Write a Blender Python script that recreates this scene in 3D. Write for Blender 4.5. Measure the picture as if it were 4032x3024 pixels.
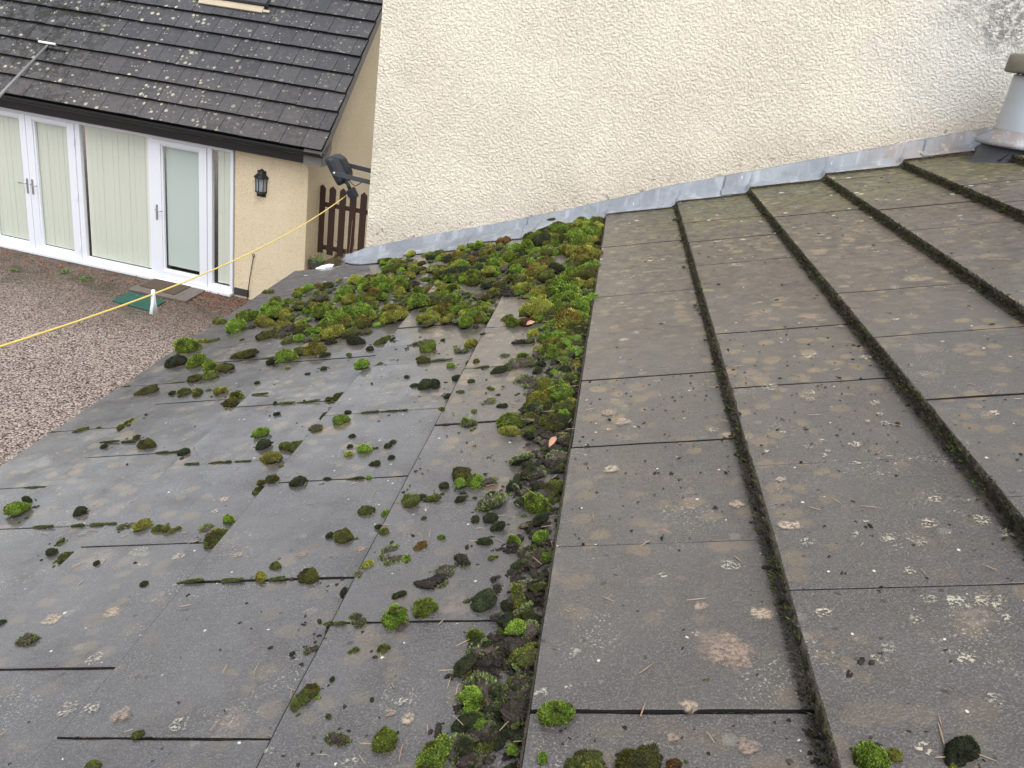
import bpy, bmesh, math, random
import numpy as np
from mathutils import Vector, Matrix, noise
R=math.radians
for o in list(bpy.data.objects): bpy.data.objects.remove(o)
sc=bpy.context.scene
COL=sc.collection
# ------------------------------------------------------------ camera
cam=bpy.data.cameras.new('camera'); co=bpy.data.objects.new('camera',cam); COL.objects.link(co)
rt=Vector((0.98164125,0.13274718,0.13696221)); up=Vector((-0.1773064,0.37040714,0.91178999)); fw=Vector((-0.07030577,0.91933494,-0.38714385))
M=Matrix((rt,up,-fw)).transposed().to_4x4(); M.translation=Vector((-0.02408,-0.71134,0.70227)); co.matrix_world=M
CAM=Vector(M.translation)
cam.sensor_width=36; cam.lens=3289.49/4032*36; cam.clip_start=0.02; cam.clip_end=500
sc.camera=co
sc.render.resolution_x=1024; sc.render.resolution_y=768
# ------------------------------------------------------------ light: soft overcast
SUN_EL=62; SUN_AZ=155   # degrees; azimuth clockwise from +y
w=bpy.data.worlds.new('World'); sc.world=w; w.use_nodes=True
nt=w.node_tree; nt.nodes.clear()
sky=nt.nodes.new('ShaderNodeTexSky'); sky.sky_type='NISHITA'; sky.sun_disc=False
sky.sun_elevation=R(SUN_EL); sky.sun_rotation=R(SUN_AZ); sky.air_density=1.0; sky.dust_density=3.0; sky.ozone_density=1.0
hs=nt.nodes.new('ShaderNodeHueSaturation'); hs.inputs['Saturation'].default_value=0.22; hs.inputs['Value'].default_value=1.0
bg=nt.nodes.new('ShaderNodeBackground'); bg.inputs['Strength'].default_value=0.15
wo=nt.nodes.new('ShaderNodeOutputWorld')
nt.links.new(sky.outputs[0],hs.inputs['Color']); nt.links.new(hs.outputs[0],bg.inputs['Color']); nt.links.new(bg.outputs[0],wo.inputs[0])
sl=bpy.data.lights.new('sun','SUN'); sl.energy=0.75; sl.angle=R(35); sl.color=(1,0.97,0.93)
so=bpy.data.objects.new('sun',sl); COL.objects.link(so)
az=R(SUN_AZ); el=R(SUN_EL)
sd=Vector((math.sin(az)*math.cos(el),math.cos(az)*math.cos(el),math.sin(el)))
so.rotation_euler=sd.to_track_quat('Z','Y').to_euler()
so.location=(0,0,8)
sc.view_settings.view_transform='Standard'; sc.view_settings.look='None'; sc.view_settings.gamma=1; sc.view_settings.exposure=0.88
sc.render.engine='CYCLES'

# ------------------------------------------------------------ helpers
class N:
    """tiny node helper"""
    def __init__(s,name):
        s.m=bpy.data.materials.new(name); s.m.use_nodes=True; s.t=s.m.node_tree; s.t.nodes.clear()
        s.out=s.t.nodes.new('ShaderNodeOutputMaterial'); s.b=s.t.nodes.new('ShaderNodeBsdfPrincipled'); s.t.links.new(s.b.outputs[0],s.out.inputs[0])
        s.tc=s.t.nodes.new('ShaderNodeTexCoord'); s.P=s.tc.outputs['Object']
    def put(s,sock,v):
        if isinstance(v,(int,float)):
            if hasattr(sock.default_value,'__len__'): sock.default_value=[v]*len(sock.default_value)
            else: sock.default_value=v
        elif isinstance(v,tuple):
            if len(sock.default_value)==4 and len(v)==3: v=v+(1,)
            sock.default_value=v
        else: s.t.links.new(v,sock)
    def nd(s,ty,**k):
        n=s.t.nodes.new(ty)
        for a,b in k.items(): setattr(n,a,b)
        return n
    def set(s,**k):
        for a,b in k.items(): s.put(s.b.inputs[a.replace('_',' ')],b)
    def math(s,op,a,b=0.0,c=None,clamp=False):
        n=s.nd('ShaderNodeMath',operation=op,use_clamp=clamp); s.put(n.inputs[0],a); s.put(n.inputs[1],b)
        if c is not None: s.put(n.inputs[2],c)
        return n.outputs[0]
    def mul(s,a,b): return s.math('MULTIPLY',a,b)
    def add(s,a,b): return s.math('ADD',a,b)
    def mix(s,f,a,b):
        n=s.nd('ShaderNodeMix',data_type='RGBA'); s.put(n.inputs[0],f); s.put(n.inputs[6],a); s.put(n.inputs[7],b); return n.outputs[2]
    def ramp(s,v,a,b,lo=0.0,hi=1.0,smooth=True):
        n=s.nd('ShaderNodeMapRange',interpolation_type='SMOOTHSTEP' if smooth else 'LINEAR'); s.put(n.inputs[0],v)
        n.inputs[1].default_value=a; n.inputs[2].default_value=b; n.inputs[3].default_value=lo; n.inputs[4].default_value=hi; return n.outputs[0]
    def noise(s,scale,detail=4,rough=.55,vec=None,dist=0.0):
        n=s.nd('ShaderNodeTexNoise'); s.put(n.inputs['Vector'],vec or s.P); n.inputs['Scale'].default_value=scale; n.inputs['Detail'].default_value=detail
        n.inputs['Roughness'].default_value=rough; n.inputs['Distortion'].default_value=dist; return n.outputs[0]
    def noisec(s,scale,detail=2):
        n=s.nd('ShaderNodeTexNoise'); s.put(n.inputs['Vector'],s.P); n.inputs['Scale'].default_value=scale; n.inputs['Detail'].default_value=detail; return n.outputs[1]
    def voro(s,scale,vec=None,feature='F1',rand=1.0):
        n=s.nd('ShaderNodeTexVoronoi',feature=feature); s.put(n.inputs['Vector'],vec or s.P); n.inputs['Scale'].default_value=scale; n.inputs['Randomness'].default_value=rand; return n
    def xyz(s,vec=None):
        n=s.nd('ShaderNodeSeparateXYZ'); s.put(n.inputs[0],vec or s.P); return n.outputs
    def vmath(s,op,a,b):
        n=s.nd('ShaderNodeVectorMath',operation=op); s.put(n.inputs[0],a); s.put(n.inputs[1],b); return n.outputs[0]
    def warp(s,scale,amt):
        c=s.noisec(scale); c=s.vmath('SUBTRACT',c,(.5,.5,.5)); c=s.vmath('MULTIPLY',c,(amt,amt,amt)); return s.vmath('ADD',s.P,c)
    def bump(s,h,dist,strength=1.0,normal=None):
        n=s.nd('ShaderNodeBump'); s.put(n.inputs['Height'],h); n.inputs['Distance'].default_value=dist; n.inputs['Strength'].default_value=strength
        if normal is not None: s.put(n.inputs['Normal'],normal)
        s.put(s.b.inputs['Normal'],n.outputs[0]); return n.outputs[0]
    def dots(s,scale,rmin,rmax,keep,vec=None,soft=.15):
        """round spots: one per kept voronoi cell"""
        v=s.voro(scale,vec); c=s.nd('ShaderNodeSeparateColor'); s.put(c.inputs[0],v.outputs['Color'])
        r=s.math('MULTIPLY_ADD',c.outputs[0],rmax-rmin,rmin)
        k=s.math('LESS_THAN',c.outputs[1],keep)
        d=s.math('DIVIDE',v.outputs['Distance'],r)
        m=s.ramp(d,1.0+soft,1.0-soft)
        return s.mul(m,k),c.outputs[2]

def mesh(name,V,F,mats,parent=None,smooth=False,mi=None,col=None):
    me=bpy.data.meshes.new(name); me.from_pydata([tuple(v) for v in V],[],[tuple(f) for f in F])
    for m in (mats if isinstance(mats,(list,tuple)) else [mats]): me.materials.append(m)
    if mi is not None: me.polygons.foreach_set('material_index',mi)
    if smooth: me.polygons.foreach_set('use_smooth',[True]*len(me.polygons))
    if col is not None:
        at=me.color_attributes.new('tint','FLOAT_COLOR','POINT'); a=np.ones((len(V),4),np.float32); a[:,:3]=np.array(col,np.float32)[:,:3]
        at.data.foreach_set('color',a.ravel())
    me.validate(); me.update()
    o=bpy.data.objects.new(name,me); COL.objects.link(o)
    if parent: o.parent=parent
    return o
class MB:
    def __init__(s): s.V=[];s.F=[]
    def poly(s,vs,fs):
        n=len(s.V); s.V+= [Vector(v) for v in vs]; s.F+=[tuple(i+n for i in f) for f in fs]; return s
    def box(s,a,b,fr=None):
        """axis aligned box between corners a,b, mapped by fr"""
        (x0,y0,z0),(x1,y1,z1)=a,b
        vs=[(x0,y0,z0),(x1,y0,z0),(x1,y1,z0),(x0,y1,z0),(x0,y0,z1),(x1,y0,z1),(x1,y1,z1),(x0,y1,z1)]
        if fr: vs=[fr(*v) for v in vs]
        return s.poly(vs,[(0,3,2,1),(4,5,6,7),(0,1,5,4),(1,2,6,5),(2,3,7,6),(3,0,4,7)])
    def prism(s,pts,z0,z1,fr):
        n=len(pts); vs=[fr(p[0],p[1],z0) for p in pts]+[fr(p[0],p[1],z1) for p in pts]
        return s.poly(vs,[tuple(range(n))[::-1],tuple(range(n,2*n))]+[(i,(i+1)%n,n+(i+1)%n,n+i) for i in range(n)])
    def tube(s,pts,rad,seg=10,cap=True):
        pts=[Vector(p) for p in pts]; rs=rad if isinstance(rad,(list,tuple)) else [rad]*len(pts)
        vs=[];fs=[]; ref=Vector((0,0,1))
        for i,p in enumerate(pts):
            t=(pts[min(i+1,len(pts)-1)]-pts[max(i-1,0)]).normalized()
            if abs(t.dot(ref))>.95: ref=Vector((0,1,0))
            a=t.cross(ref).normalized(); b=t.cross(a)
            for k in range(seg):
                q=2*math.pi*k/seg; vs.append(p+(a*math.cos(q)+b*math.sin(q))*rs[i])
        for i in range(len(pts)-1):
            for k in range(seg):
                fs.append((i*seg+k,i*seg+(k+1)%seg,(i+1)*seg+(k+1)%seg,(i+1)*seg+k))
        if cap: fs.append(tuple(range(seg))[::-1]); fs.append(tuple((len(pts)-1)*seg+k for k in range(seg)))
        return s.poly(vs,fs)
    def lathe(s,prof,c,seg=24,cap=False,axis=None):
        c=Vector(c);vs=[];fs=[]
        for r,z in prof:
            for k in range(seg):
                q=2*math.pi*k/seg; v=Vector((r*math.cos(q),r*math.sin(q),z)); vs.append(c+(axis@v if axis else v))
        for i in range(len(prof)-1):
            for k in range(seg): fs.append((i*seg+k,i*seg+(k+1)%seg,(i+1)*seg+(k+1)%seg,(i+1)*seg+k))
        if cap: fs.append(tuple(range(seg))[::-1]); fs.append(tuple((len(prof)-1)*seg+k for k in range(seg)))
        return s.poly(vs,fs)
    def build(s,name,mat,parent=None,smooth=False,bevel=0,col=None,mi=None):
        o=mesh(name,s.V,s.F,mat,parent,smooth,mi,col)
        if bevel:
            m=o.modifiers.new('bevel','BEVEL'); m.width=bevel; m.segments=2; m.limit_method='ANGLE'; m.angle_limit=R(40)
        return o
def tag(o,label,cat=None,group=None,kind=None):
    if label: o['label']=label
    if cat: o['category']=cat
    if group: o['group']=group
    if kind: o['kind']=kind
    return o
def thing(name,loc,label,cat,group=None):
    o=bpy.data.objects.new(name,None); COL.objects.link(o); o.empty_display_size=.1; o.location=loc
    return tag(o,label,cat,group)
def adopt(root):
    """parts are modelled in world coordinates; keep them there under the root's base point"""
    for o in root.children: o.matrix_parent_inverse=Matrix.Translation(-Vector(root.location))

# ------------------------------------------------------------ frames of reference
TH=0.341934; G=0.304; T=0.0235; W=0.33
cT,sT=math.cos(TH),math.sin(TH)
def RP(s,y,h=0.0): return Vector((s*cT-h*sT,y,s*sT+h*cT))
def surf(s): k=math.floor(s/G); return T*(1-(s/G-k))
def RS(s,y,h=0.0): return RP(s,y,surf(s)+h)
ROT=Matrix.Rotation(-TH,4,'Y')
GZ=-3.4
psi=R(-6); hh=Vector((math.cos(psi),math.sin(psi),0)); nn=Vector((-hh.y,hh.x,0)); B0=Vector((-5.089,10.434,GZ))
def FA(a,b,z): return B0+hh*a+nn*b+Vector((0,0,z))     # cottage frame: a along the facade, b inward, z up
WY=3.03; WX=-1.086
# ------------------------------------------------------------ materials
def plain(name,c,rough=.5,metal=0.0,bumpd=0,bs=60,var=.0):
    n=N(name)
    col=c
    if var:
        col=n.mix(n.noise(bs*.3,4),tuple(x*(1-var) for x in c),tuple(min(1,x*(1+var)) for x in c))
    n.set(Base_Color=col,Roughness=rough,Metallic=metal)
    if bumpd: n.bump(n.noise(bs,4),bumpd)
    return n.m
def mk_tile():
    n=N('wet_concrete_tile')
    x,y,z=n.xyz()[:]
    big=n.noise(3.0,3); mid=n.noise(14,4); fine=n.noise(420,3,.7); grain=n.noise(160,3,.6)
    base=n.mix(n.ramp(big,.35,.65),(.052,.047,.048),(.080,.073,.072))
    base=n.mix(n.ramp(mid,.4,.62),base,(.062,.056,.054))
    base=n.mix(n.ramp(fine,.46,.70),base,(.17,.165,.16))
    # tile to tile difference
    at=n.nd('ShaderNodeAttribute',attribute_name='tint'); sp=n.nd('ShaderNodeSeparateColor'); n.put(sp.inputs[0],at.outputs[0])
    base=n.mix(n.ramp(sp.outputs[0],0,1,0,.30,False),base,(.100,.094,.092))
    # olive brown film towards the wall and up the slope
    film=n.mul(n.ramp(n.add(y,n.mul(n.math('SUBTRACT',n.noise(2.2,3),.5),1.5)),.5,2.4),n.ramp(x,-.75,.35,.35,1.0))
    base=n.mix(n.mul(film,.85),base,(.098,.076,.050))
    far=n.ramp(n.add(y,n.mul(n.math('SUBTRACT',n.noise(5,3),.5),.8)),2.15,2.75)
    base=n.mix(n.mul(far,n.ramp(x,-.2,.5)),base,(.105,.100,.036))
    # tan round blotches
    wv=n.warp(30,.020)
    b1,r1=n.dots(26,.22,.55,.62,wv,.25)
    bm=n.mul(b1,n.ramp(n.noise(3.4,2),.36,.58))
    bm=n.mul(bm,n.ramp(y,-.2,1.3,.30,1.0))
    base=n.mix(n.mul(bm,.80),base,n.mix(r1,(.235,.175,.105),(.175,.138,.085)))
    dk=n.ramp(n.noise(34,4,.6),.47,.60)
    base=n.mix(n.mul(dk,n.mul(film,.85)),base,(.038,.035,.035))
    b2,_=n.dots(9,.12,.30,.32,n.warp(40,.028),.35)
    base=n.mix(n.mul(b2,n.ramp(n.noise(90,3),.38,.55,.05,.5)),base,(.24,.18,.14))
    # white crusty lichen: speckle inside patches
    pat=n.ramp(n.noise(7.5,3,.6),.55,.68)
    spk=n.ramp(n.noise(260,2,.6),.60,.66)
    base=n.mix(n.mul(pat,n.mul(spk,.6)),base,(.46,.45,.39))
    d3,_=n.dots(75,.07,.2,.055,n.warp(120,.006),.2)
    base=n.mix(n.mul(d3,.9),base,(.66,.64,.56))
    d4,_=n.dots(24,.08,.24,.20,n.warp(90,.010),.15)
    wl=n.mul(d4,n.ramp(y,1.4,2.8,.10,.9))
    base=n.mix(wl,base,(.60,.60,.50))
    # black debris specks
    d5,_=n.dots(60,.08,.24,.12,n.warp(160,.01),.3)
    base=n.mix(n.mul(d5,.8),base,(.018,.016,.013))
    rough=n.ramp(n.noise(11,4),.3,.7,.20,.40)
    rough=n.add(rough,n.mul(film,.35))
    n.set(Base_Color=base,Roughness=rough); n.b.inputs['Specular IOR Level'].default_value=.6
    n.put(n.b.inputs['Coat Weight'],n.mul(n.math('SUBTRACT',1.0,n.mul(n.ramp(x,-.45,.30),.80)),n.ramp(n.noise(9,4,.6),.30,.55,.55,1.0))); n.put(n.b.inputs['Coat Roughness'],n.ramp(n.noise(16,4),.3,.7,.10,.24)); n.b.inputs['Coat IOR'].default_value=1.7
    h=n.add(n.mul(grain,.6),n.mul(fine,.5)); h=n.add(h,n.mul(n.noise(38,3),1.2)); h=n.add(h,n.mul(n.noise(5,2),4.0))
    n.bump(h,.0024)
    return n.m
def mk_moss():
    n=N('moss')
    at=n.nd('ShaderNodeAttribute',attribute_name='tint'); oi=n.nd('ShaderNodeObjectInfo')
    v=n.ramp(oi.outputs['Random'],0,1,.72,1.35,False)
    ge=n.nd('ShaderNodeNewGeometry'); nw=ge.outputs['Position']
    h=n.nd('ShaderNodeHueSaturation'); n.put(h.inputs['Color'],at.outputs[0]); n.put(h.inputs['Value'],n.mul(v,n.ramp(n.noise(420,3,.7,vec=nw),.34,.66,.55,1.5)))
    n.put(h.inputs['Hue'],n.ramp(oi.outputs['Random'],0,1,.485,.515,False))
    n.set(Base_Color=h.outputs[0],Roughness=.7); n.b.inputs['Specular IOR Level'].default_value=.3
    n.bump(n.noise(380,4,.65,vec=nw),.004)
    return n.m
def mk_render(name,c1,c2,scale,dist,stains=False):
    n=N(name)
    wv=n.warp(scale*.7,.6/scale)
    v=n.voro(scale,wv,'SMOOTH_F1')
    ns=n.noise(scale*.8,5,.6)
    blob=n.ramp(n.noise(scale*.62,3,.55),.40,.60)
    h=n.add(n.mul(blob,.75),n.mul(n.noise(scale*1.9,3,.6),.9)); h=n.add(h,n.mul(v.outputs['Distance'],-.35))
    col=n.mix(n.ramp(n.noise(1.3,4),.3,.7),c1,c2)
    col=n.mix(n.ramp(ns,.36,.52,.38,0),col,tuple(k*.55 for k in c1))  # shading of the pits put into the colour as darker flecks
    smooth_=n.ramp(n.noise(2.3,4,.6),.35,.62,.80,1.10); h=n.mul(h,smooth_)
    if stains:
        x,y,z=n.xyz()[:]
        # height above the sloping roof line
        hgt=n.math('SUBTRACT',z,n.mul(x,math.tan(TH)))
        wob=n.mul(n.math('SUBTRACT',n.noise(6,4),.5),.25)
        low=n.ramp(n.add(hgt,wob),.30,.02)
        col=n.mix(n.mul(low,.45),col,(.50,.42,.34))
        pale=n.mul(n.ramp(n.add(x,n.mul(n.math('SUBTRACT',n.noise(3,3),.5),.5)),.85,1.3),n.ramp(hgt,.05,.25))
        col=n.mix(n.mul(pale,.7),col,(.70,.70,.68))
        cx=n.math('SUBTRACT',x,1.42); cz=n.math('SUBTRACT',z,1.02)
        dd=n.math('SQRT',n.add(n.mul(cx,cx),n.mul(n.mul(cz,cz),2.2)))
        spot=n.ramp(n.add(dd,n.mul(n.math('SUBTRACT',n.noise(9,4),.5),.35)),.34,.06)
        mold=n.ramp(n.noise(48,4,.7),.62,.42)
        col=n.mix(n.mul(n.mul(spot,mold),.85),col,(.22,.22,.22))
        d,_=n.dots(14,.06,.16,.10,n.warp(60,.02),.4)
        col=n.mix(n.mul(d,n.mul(low,.5)),col,(.16,.13,.10))
        cr=n.ramp(n.noise(40,3),.60,.66); col=n.mix(n.mul(n.mul(cr,n.ramp(n.add(hgt,wob),.2,.06)),.6),col,(.16,.12,.09))
        grn=n.mul(n.ramp(x,-.75,-1.1),n.ramp(n.noise(4,4),.4,.65)); col=n.mix(n.mul(grn,.25),col,(.5,.5,.38))
    n.set(Base_Color=col,Roughness=.9); n.b.inputs['Specular IOR Level'].default_value=.25
    n.bump(h,dist)
    return n.m
def mk_lead():
    n=N('lead_sheet'); x,y,z=n.xyz()[:]
    c=n.mix(n.ramp(n.noise(5,4),.3,.7),(.185,.205,.235),(.28,.305,.34))
    c=n.mix(n.ramp(n.noise(30,5,.7),.52,.7),c,(.19,.20,.23))
    hgt=n.math('SUBTRACT',z,n.mul(x,math.tan(TH)))
    dr,_=n.dots(34,.05,.16,.30,n.vmath('MULTIPLY',n.P,(1.6,1,.45)),.3)
    c=n.mix(n.mul(dr,n.ramp(x,-.2,.3)),c,(.66,.68,.72))
    rust=n.mul(n.ramp(n.add(x,n.mul(n.math('SUBTRACT',n.noise(8,3),.5),.35)),.90,1.12),n.ramp(n.noise(12,5),.35,.6))
    c=n.mix(n.mul(rust,.5),c,(.26,.20,.15))
    bl=n.mul(n.ramp(n.noise(18,5,.65),.56,.64),n.ramp(x,.9,1.2)); c=n.mix(n.mul(bl,.6),c,(.55,.48,.36))
    n.set(Base_Color=c,Roughness=n.ramp(n.noise(9,3),.3,.7,.5,.7),Metallic=.1)
    st_=n.noise(26,3,.6,vec=n.vmath('MULTIPLY',n.P,(1.0,.5,.18))); n.t.links.new(n.mix(n.ramp(st_,.50,.72,0,.55),c,(.42,.45,.50)),n.b.inputs['Base Color'])
    n.bump(n.add(n.noise(14,4),n.mul(n.noise(90,3),.25)),.005)
    return n.m
def mk_cottage_tile():
    n=N('cottage_roof_tile')
    # object coordinates are world aligned
    at=n.nd('ShaderNodeAttribute',attribute_name='tint'); sp=n.nd('ShaderNodeSeparateColor'); n.put(sp.inputs[0],at.outputs[0])
    x,y,z=n.xyz()[:]
    base=n.mix(sp.outputs[0],(.042,.044,.052),(.070,.071,.078))
    base=n.mix(n.ramp(n.noise(9,5,.65),.45,.75),base,(.082,.078,.080))
    base=n.mix(n.ramp(n.noise(38,3,.6),.5,.66,0,.5),base,(.025,.025,.028))
    low=n.ramp(z,.05,-1.0); base=n.mix(n.mul(low,n.ramp(n.noise(16,4),.42,.6,.1,.6)),base,(.105,.088,.080))
    ups=n.ramp(x,-4.4,-6.6,.25,1.0)
    d1,_=n.dots(11,.12,.32,.75,n.warp(30,.03),.25)
    base=n.mix(n.mul(n.mul(d1,ups),n.ramp(n.noise(2.0,3),.40,.56)),base,(.42,.40,.30))
    d2,_=n.dots(22,.1,.28,.22,n.warp(30,.02),.25)
    base=n.mix(n.mul(d2,.75),base,(.42,.40,.33))
    ms=n.mul(n.ramp(n.noise(7,5,.7),.50,.57),n.mul(n.ramp(x,-6.9,-7.9),n.ramp(z,-1.0,.6,.55,1.0)))
    base=n.mix(ms,base,(.018,.020,.010))
    n.set(Base_Color=base,Roughness=.62); n.bump(n.add(n.noise(40,4),n.mul(ms,1.5)),.006)
    return n.m
def mk_gravel():
    n=N('gravel'); x,y,z=n.xyz()[:]
    v=n.voro(58,n.warp(30,.01)); v2=n.voro(27,n.warp(20,.02))
    s=n.nd('ShaderNodeSeparateColor'); n.put(s.inputs[0],v.outputs['Color']); s2=n.nd('ShaderNodeSeparateColor'); n.put(s2.inputs[0],v2.outputs['Color'])
    c=n.mix(s.outputs[0],(.19,.15,.13),(.50,.405,.355))
    c=n.mix(n.ramp(s.outputs[1],.80,.84),c,(.55,.47,.42)); c=n.mix(n.ramp(s.outputs[2],.86,.88),c,(.05,.035,.028))
    c=n.mix(n.ramp(v.outputs['Distance'],.45,.85,0,.85),c,(.035,.025,.020))
    # damp band with leaf litter and algae near the cottage
    dd=n.math('ADD',n.mul(x,-nn.x),n.mul(y,-nn.y)); dd=n.add(dd,B0.x*nn.x+B0.y*nn.y)   # metres in front of the facade
    dd=n.add(dd,n.mul(n.math('SUBTRACT',n.noise(.9,4),.5),1.6))
    damp=n.ramp(dd,2.9,.6)
    c2=n.mix(s.outputs[0],(.07,.055,.040),(.24,.19,.145)); c2=n.mix(n.ramp(n.noise(3,4),.52,.64),c2,(.045,.050,.020)); c2=n.mix(n.ramp(s2.outputs[1],.82,.85),c2,(.15,.06,.035))
    c2=n.mix(n.ramp(v.outputs['Distance'],.35,.7,0,.85),c2,(.018,.013,.010))
    c=n.mix(n.mul(damp,.85),c,c2)
    n.set(Base_Color=c,Roughness=.8)
    n.bump(n.mul(v.outputs['Distance'],-1.0),.014)
    return n.m
def mk_glass():
    n=N('window_glass'); t=n.t
    tr=n.nd('ShaderNodeBsdfTransparent'); tr.inputs[0].default_value=(.95,.97,.96,1); gl=n.nd('ShaderNodeBsdfGlossy'); gl.inputs['Roughness'].default_value=.02
    f=n.nd('ShaderNodeFresnel'); f.inputs[0].default_value=1.5; ms=n.nd('ShaderNodeMixShader')
    ge=n.nd('ShaderNodeNewGeometry'); t.links.new(n.mul(n.math('MULTIPLY',f.outputs[0],1.3,clamp=True),n.math('SUBTRACT',1.0,ge.outputs['Backfacing'])),ms.inputs[0]); t.links.new(tr.outputs[0],ms.inputs[1]); t.links.new(gl.outputs[0],ms.inputs[2]); t.links.new(ms.outputs[0],n.out.inputs[0])
    return n.m
def mk_lichen():
    n=N('lichen'); t=n.t
    at=n.nd('ShaderNodeAttribute',attribute_name='tint'); s=n.nd('ShaderNodeSeparateColor'); n.put(s.inputs[0],at.outputs[0])
    rad,kind,rnd=s.outputs[0],s.outputs[1],s.outputs[2]     # rad 1 at the middle, 0 at the rim
    edge=n.add(rad,n.mul(n.math('SUBTRACT',n.noise(62,5,.7),.5),1.5))
    disc=n.ramp(edge,.15,.48)
    spk=n.mul(n.ramp(n.noise(230,3,.6),.50,.56),n.ramp(n.add(rad,n.mul(n.math('SUBTRACT',n.noise(60,3),.5),1.0)),.15,.5))
    disc=n.mul(disc,n.ramp(n.noise(170,4,.7),.34,.60,.08,.85))
    isp=n.math('GREATER_THAN',kind,.5)
    a=n.math('ADD',n.mul(n.mul(spk,n.ramp(n.noise(30,3),.3,.65,.35,.85)),isp),n.mul(disc,n.math('SUBTRACT',1.0,isp)),clamp=True)
    c=n.mix(isp,n.mix(rnd,(.25,.185,.15),(.50,.41,.31)),n.mix(rnd,(.42,.42,.35),(.54,.48,.37)))
    n.set(Base_Color=c,Roughness=.8)
    tr=n.nd('ShaderNodeBsdfTransparent'); ms=n.nd('ShaderNodeMixShader'); t.links.new(a,ms.inputs[0]); t.links.new(tr.outputs[0],ms.inputs[1]); t.links.new(n.b.outputs[0],ms.inputs[2]); t.links.new(ms.outputs[0],n.out.inputs[0])
    return n.m
def mk_blind():
    n=N('blind_fabric'); n.set(Base_Color=(.79,.775,.70),Roughness=.8); return n.m
m_tile=mk_tile(); m_moss=mk_moss()
m_white_wall=mk_render('cream_roughcast',(.88,.805,.665),(.93,.86,.73),150,.0042,True)
m_cot_wall=mk_render('yellow_roughcast',(.78,.66,.45),(.84,.72,.52),85,.0045)
m_lead=mk_lead(); m_ctile=mk_cottage_tile(); m_gravel=mk_gravel(); m_glass=mk_glass(); m_lichen=mk_lichen(); m_blind=mk_blind(); m_edge=plain('tile_edge_dark',(.012,.010,.009),.95)  # last one: near-black for tile sides and thin front strips
m_black=plain('black_plastic',(.012,.013,.014),.38,var=.3,bs=20)
m_dark=plain('dark_void',(.006,.006,.006),.9)
m_upvc=plain('white_upvc',(.80,.83,.90),.32)
m_chrome=plain('satin_metal',(.45,.46,.48),.35,.9)
m_lamp=plain('dark_grey_powdercoat',(.013,.015,.021),.45,var=.2,bs=30)
m_lampm=plain('grey_bracket',(.050,.055,.065),.5)
m_gate=plain('brown_stained_wood',(.040,.018,.012),.6,bumpd=.002,bs=40,var=.35)
m_pole=plain('pole_metal',(.34,.34,.35),.5)
m_alu=plain('galvanised_pipe',(.42,.45,.49),.42,.55,bumpd=.001,bs=30,var=.15)
m_cap=plain('weathered_cap',(.17,.16,.125),.8,bumpd=.003,bs=40,var=.4)
m_grey=plain('grey_board',(.20,.19,.18),.7,var=.2,bs=20)
m_rust=plain('rusty_rod',(.07,.05,.04),.7,.3,var=.4,bs=80)
m_line=plain('yellow_line',(.80,.61,.17),.55)
m_peg=plain('white_plastic',(.86,.87,.87),.4)
m_slab=plain('paving_stone',(.145,.125,.110),.8,bumpd=.004,bs=60,var=.35)
m_mat=plain('brown_doormat',(.085,.062,.042),.95,bumpd=.004,bs=200,var=.3)
m_green=plain('green_mat',(.010,.085,.062),.7,bumpd=.004,bs=120,var=.4)
m_terr=plain('wet_stone',(.16,.115,.070),.55,bumpd=.006,bs=25,var=.4)
m_pot=plain('grey_pot',(.085,.088,.080),.8,bumpd=.003,bs=40,var=.4)
m_leaf=plain('brown_leaf',(.21,.085,.045),.6,var=.45,bs=12)
m_leaf2=plain('pink_leaf',(.46,.25,.17),.6,var=.3,bs=60)
m_green_leaf=plain('weed_leaf',(.10,.16,.03),.6,var=.4,bs=30)
m_needle=plain('pine_needle',(.36,.25,.16),.6,var=.4,bs=20)
m_blue=plain('blue_cord',(.10,.28,.55),.6)
m_apron=plain('cream_apron',(.48,.41,.30),.7,var=.15,bs=15)
m_lglass=plain('lantern_glass',(.30,.34,.36),.15)
m_stripe=plain('grey_strip',(.045,.043,.045),.6)
m_slate=plain('dark_slate_sheet',(.045,.052,.065),.45,bumpd=.002,bs=30,var=.2)
# ------------------------------------------------------------ ground
g=MB().poly([(-40,-25,GZ),(40,-25,GZ),(40,45,GZ),(-40,45,GZ)],[(0,1,2,3)]).build('gravel_ground',m_gravel); tag(g,None,kind='structure')
st=MB()
st.box((1.085,-.04,0),(2.9,1.6,.60),FA)
st.prism([(1.085,-.32),(2.9,-.32),(2.9,-.042),(1.085,-.042)],0,.40,lambda x,y,z:FA(x,y,z))
tag(st.build('stone_step',m_terr,bevel=.02),None,kind='structure')

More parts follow.
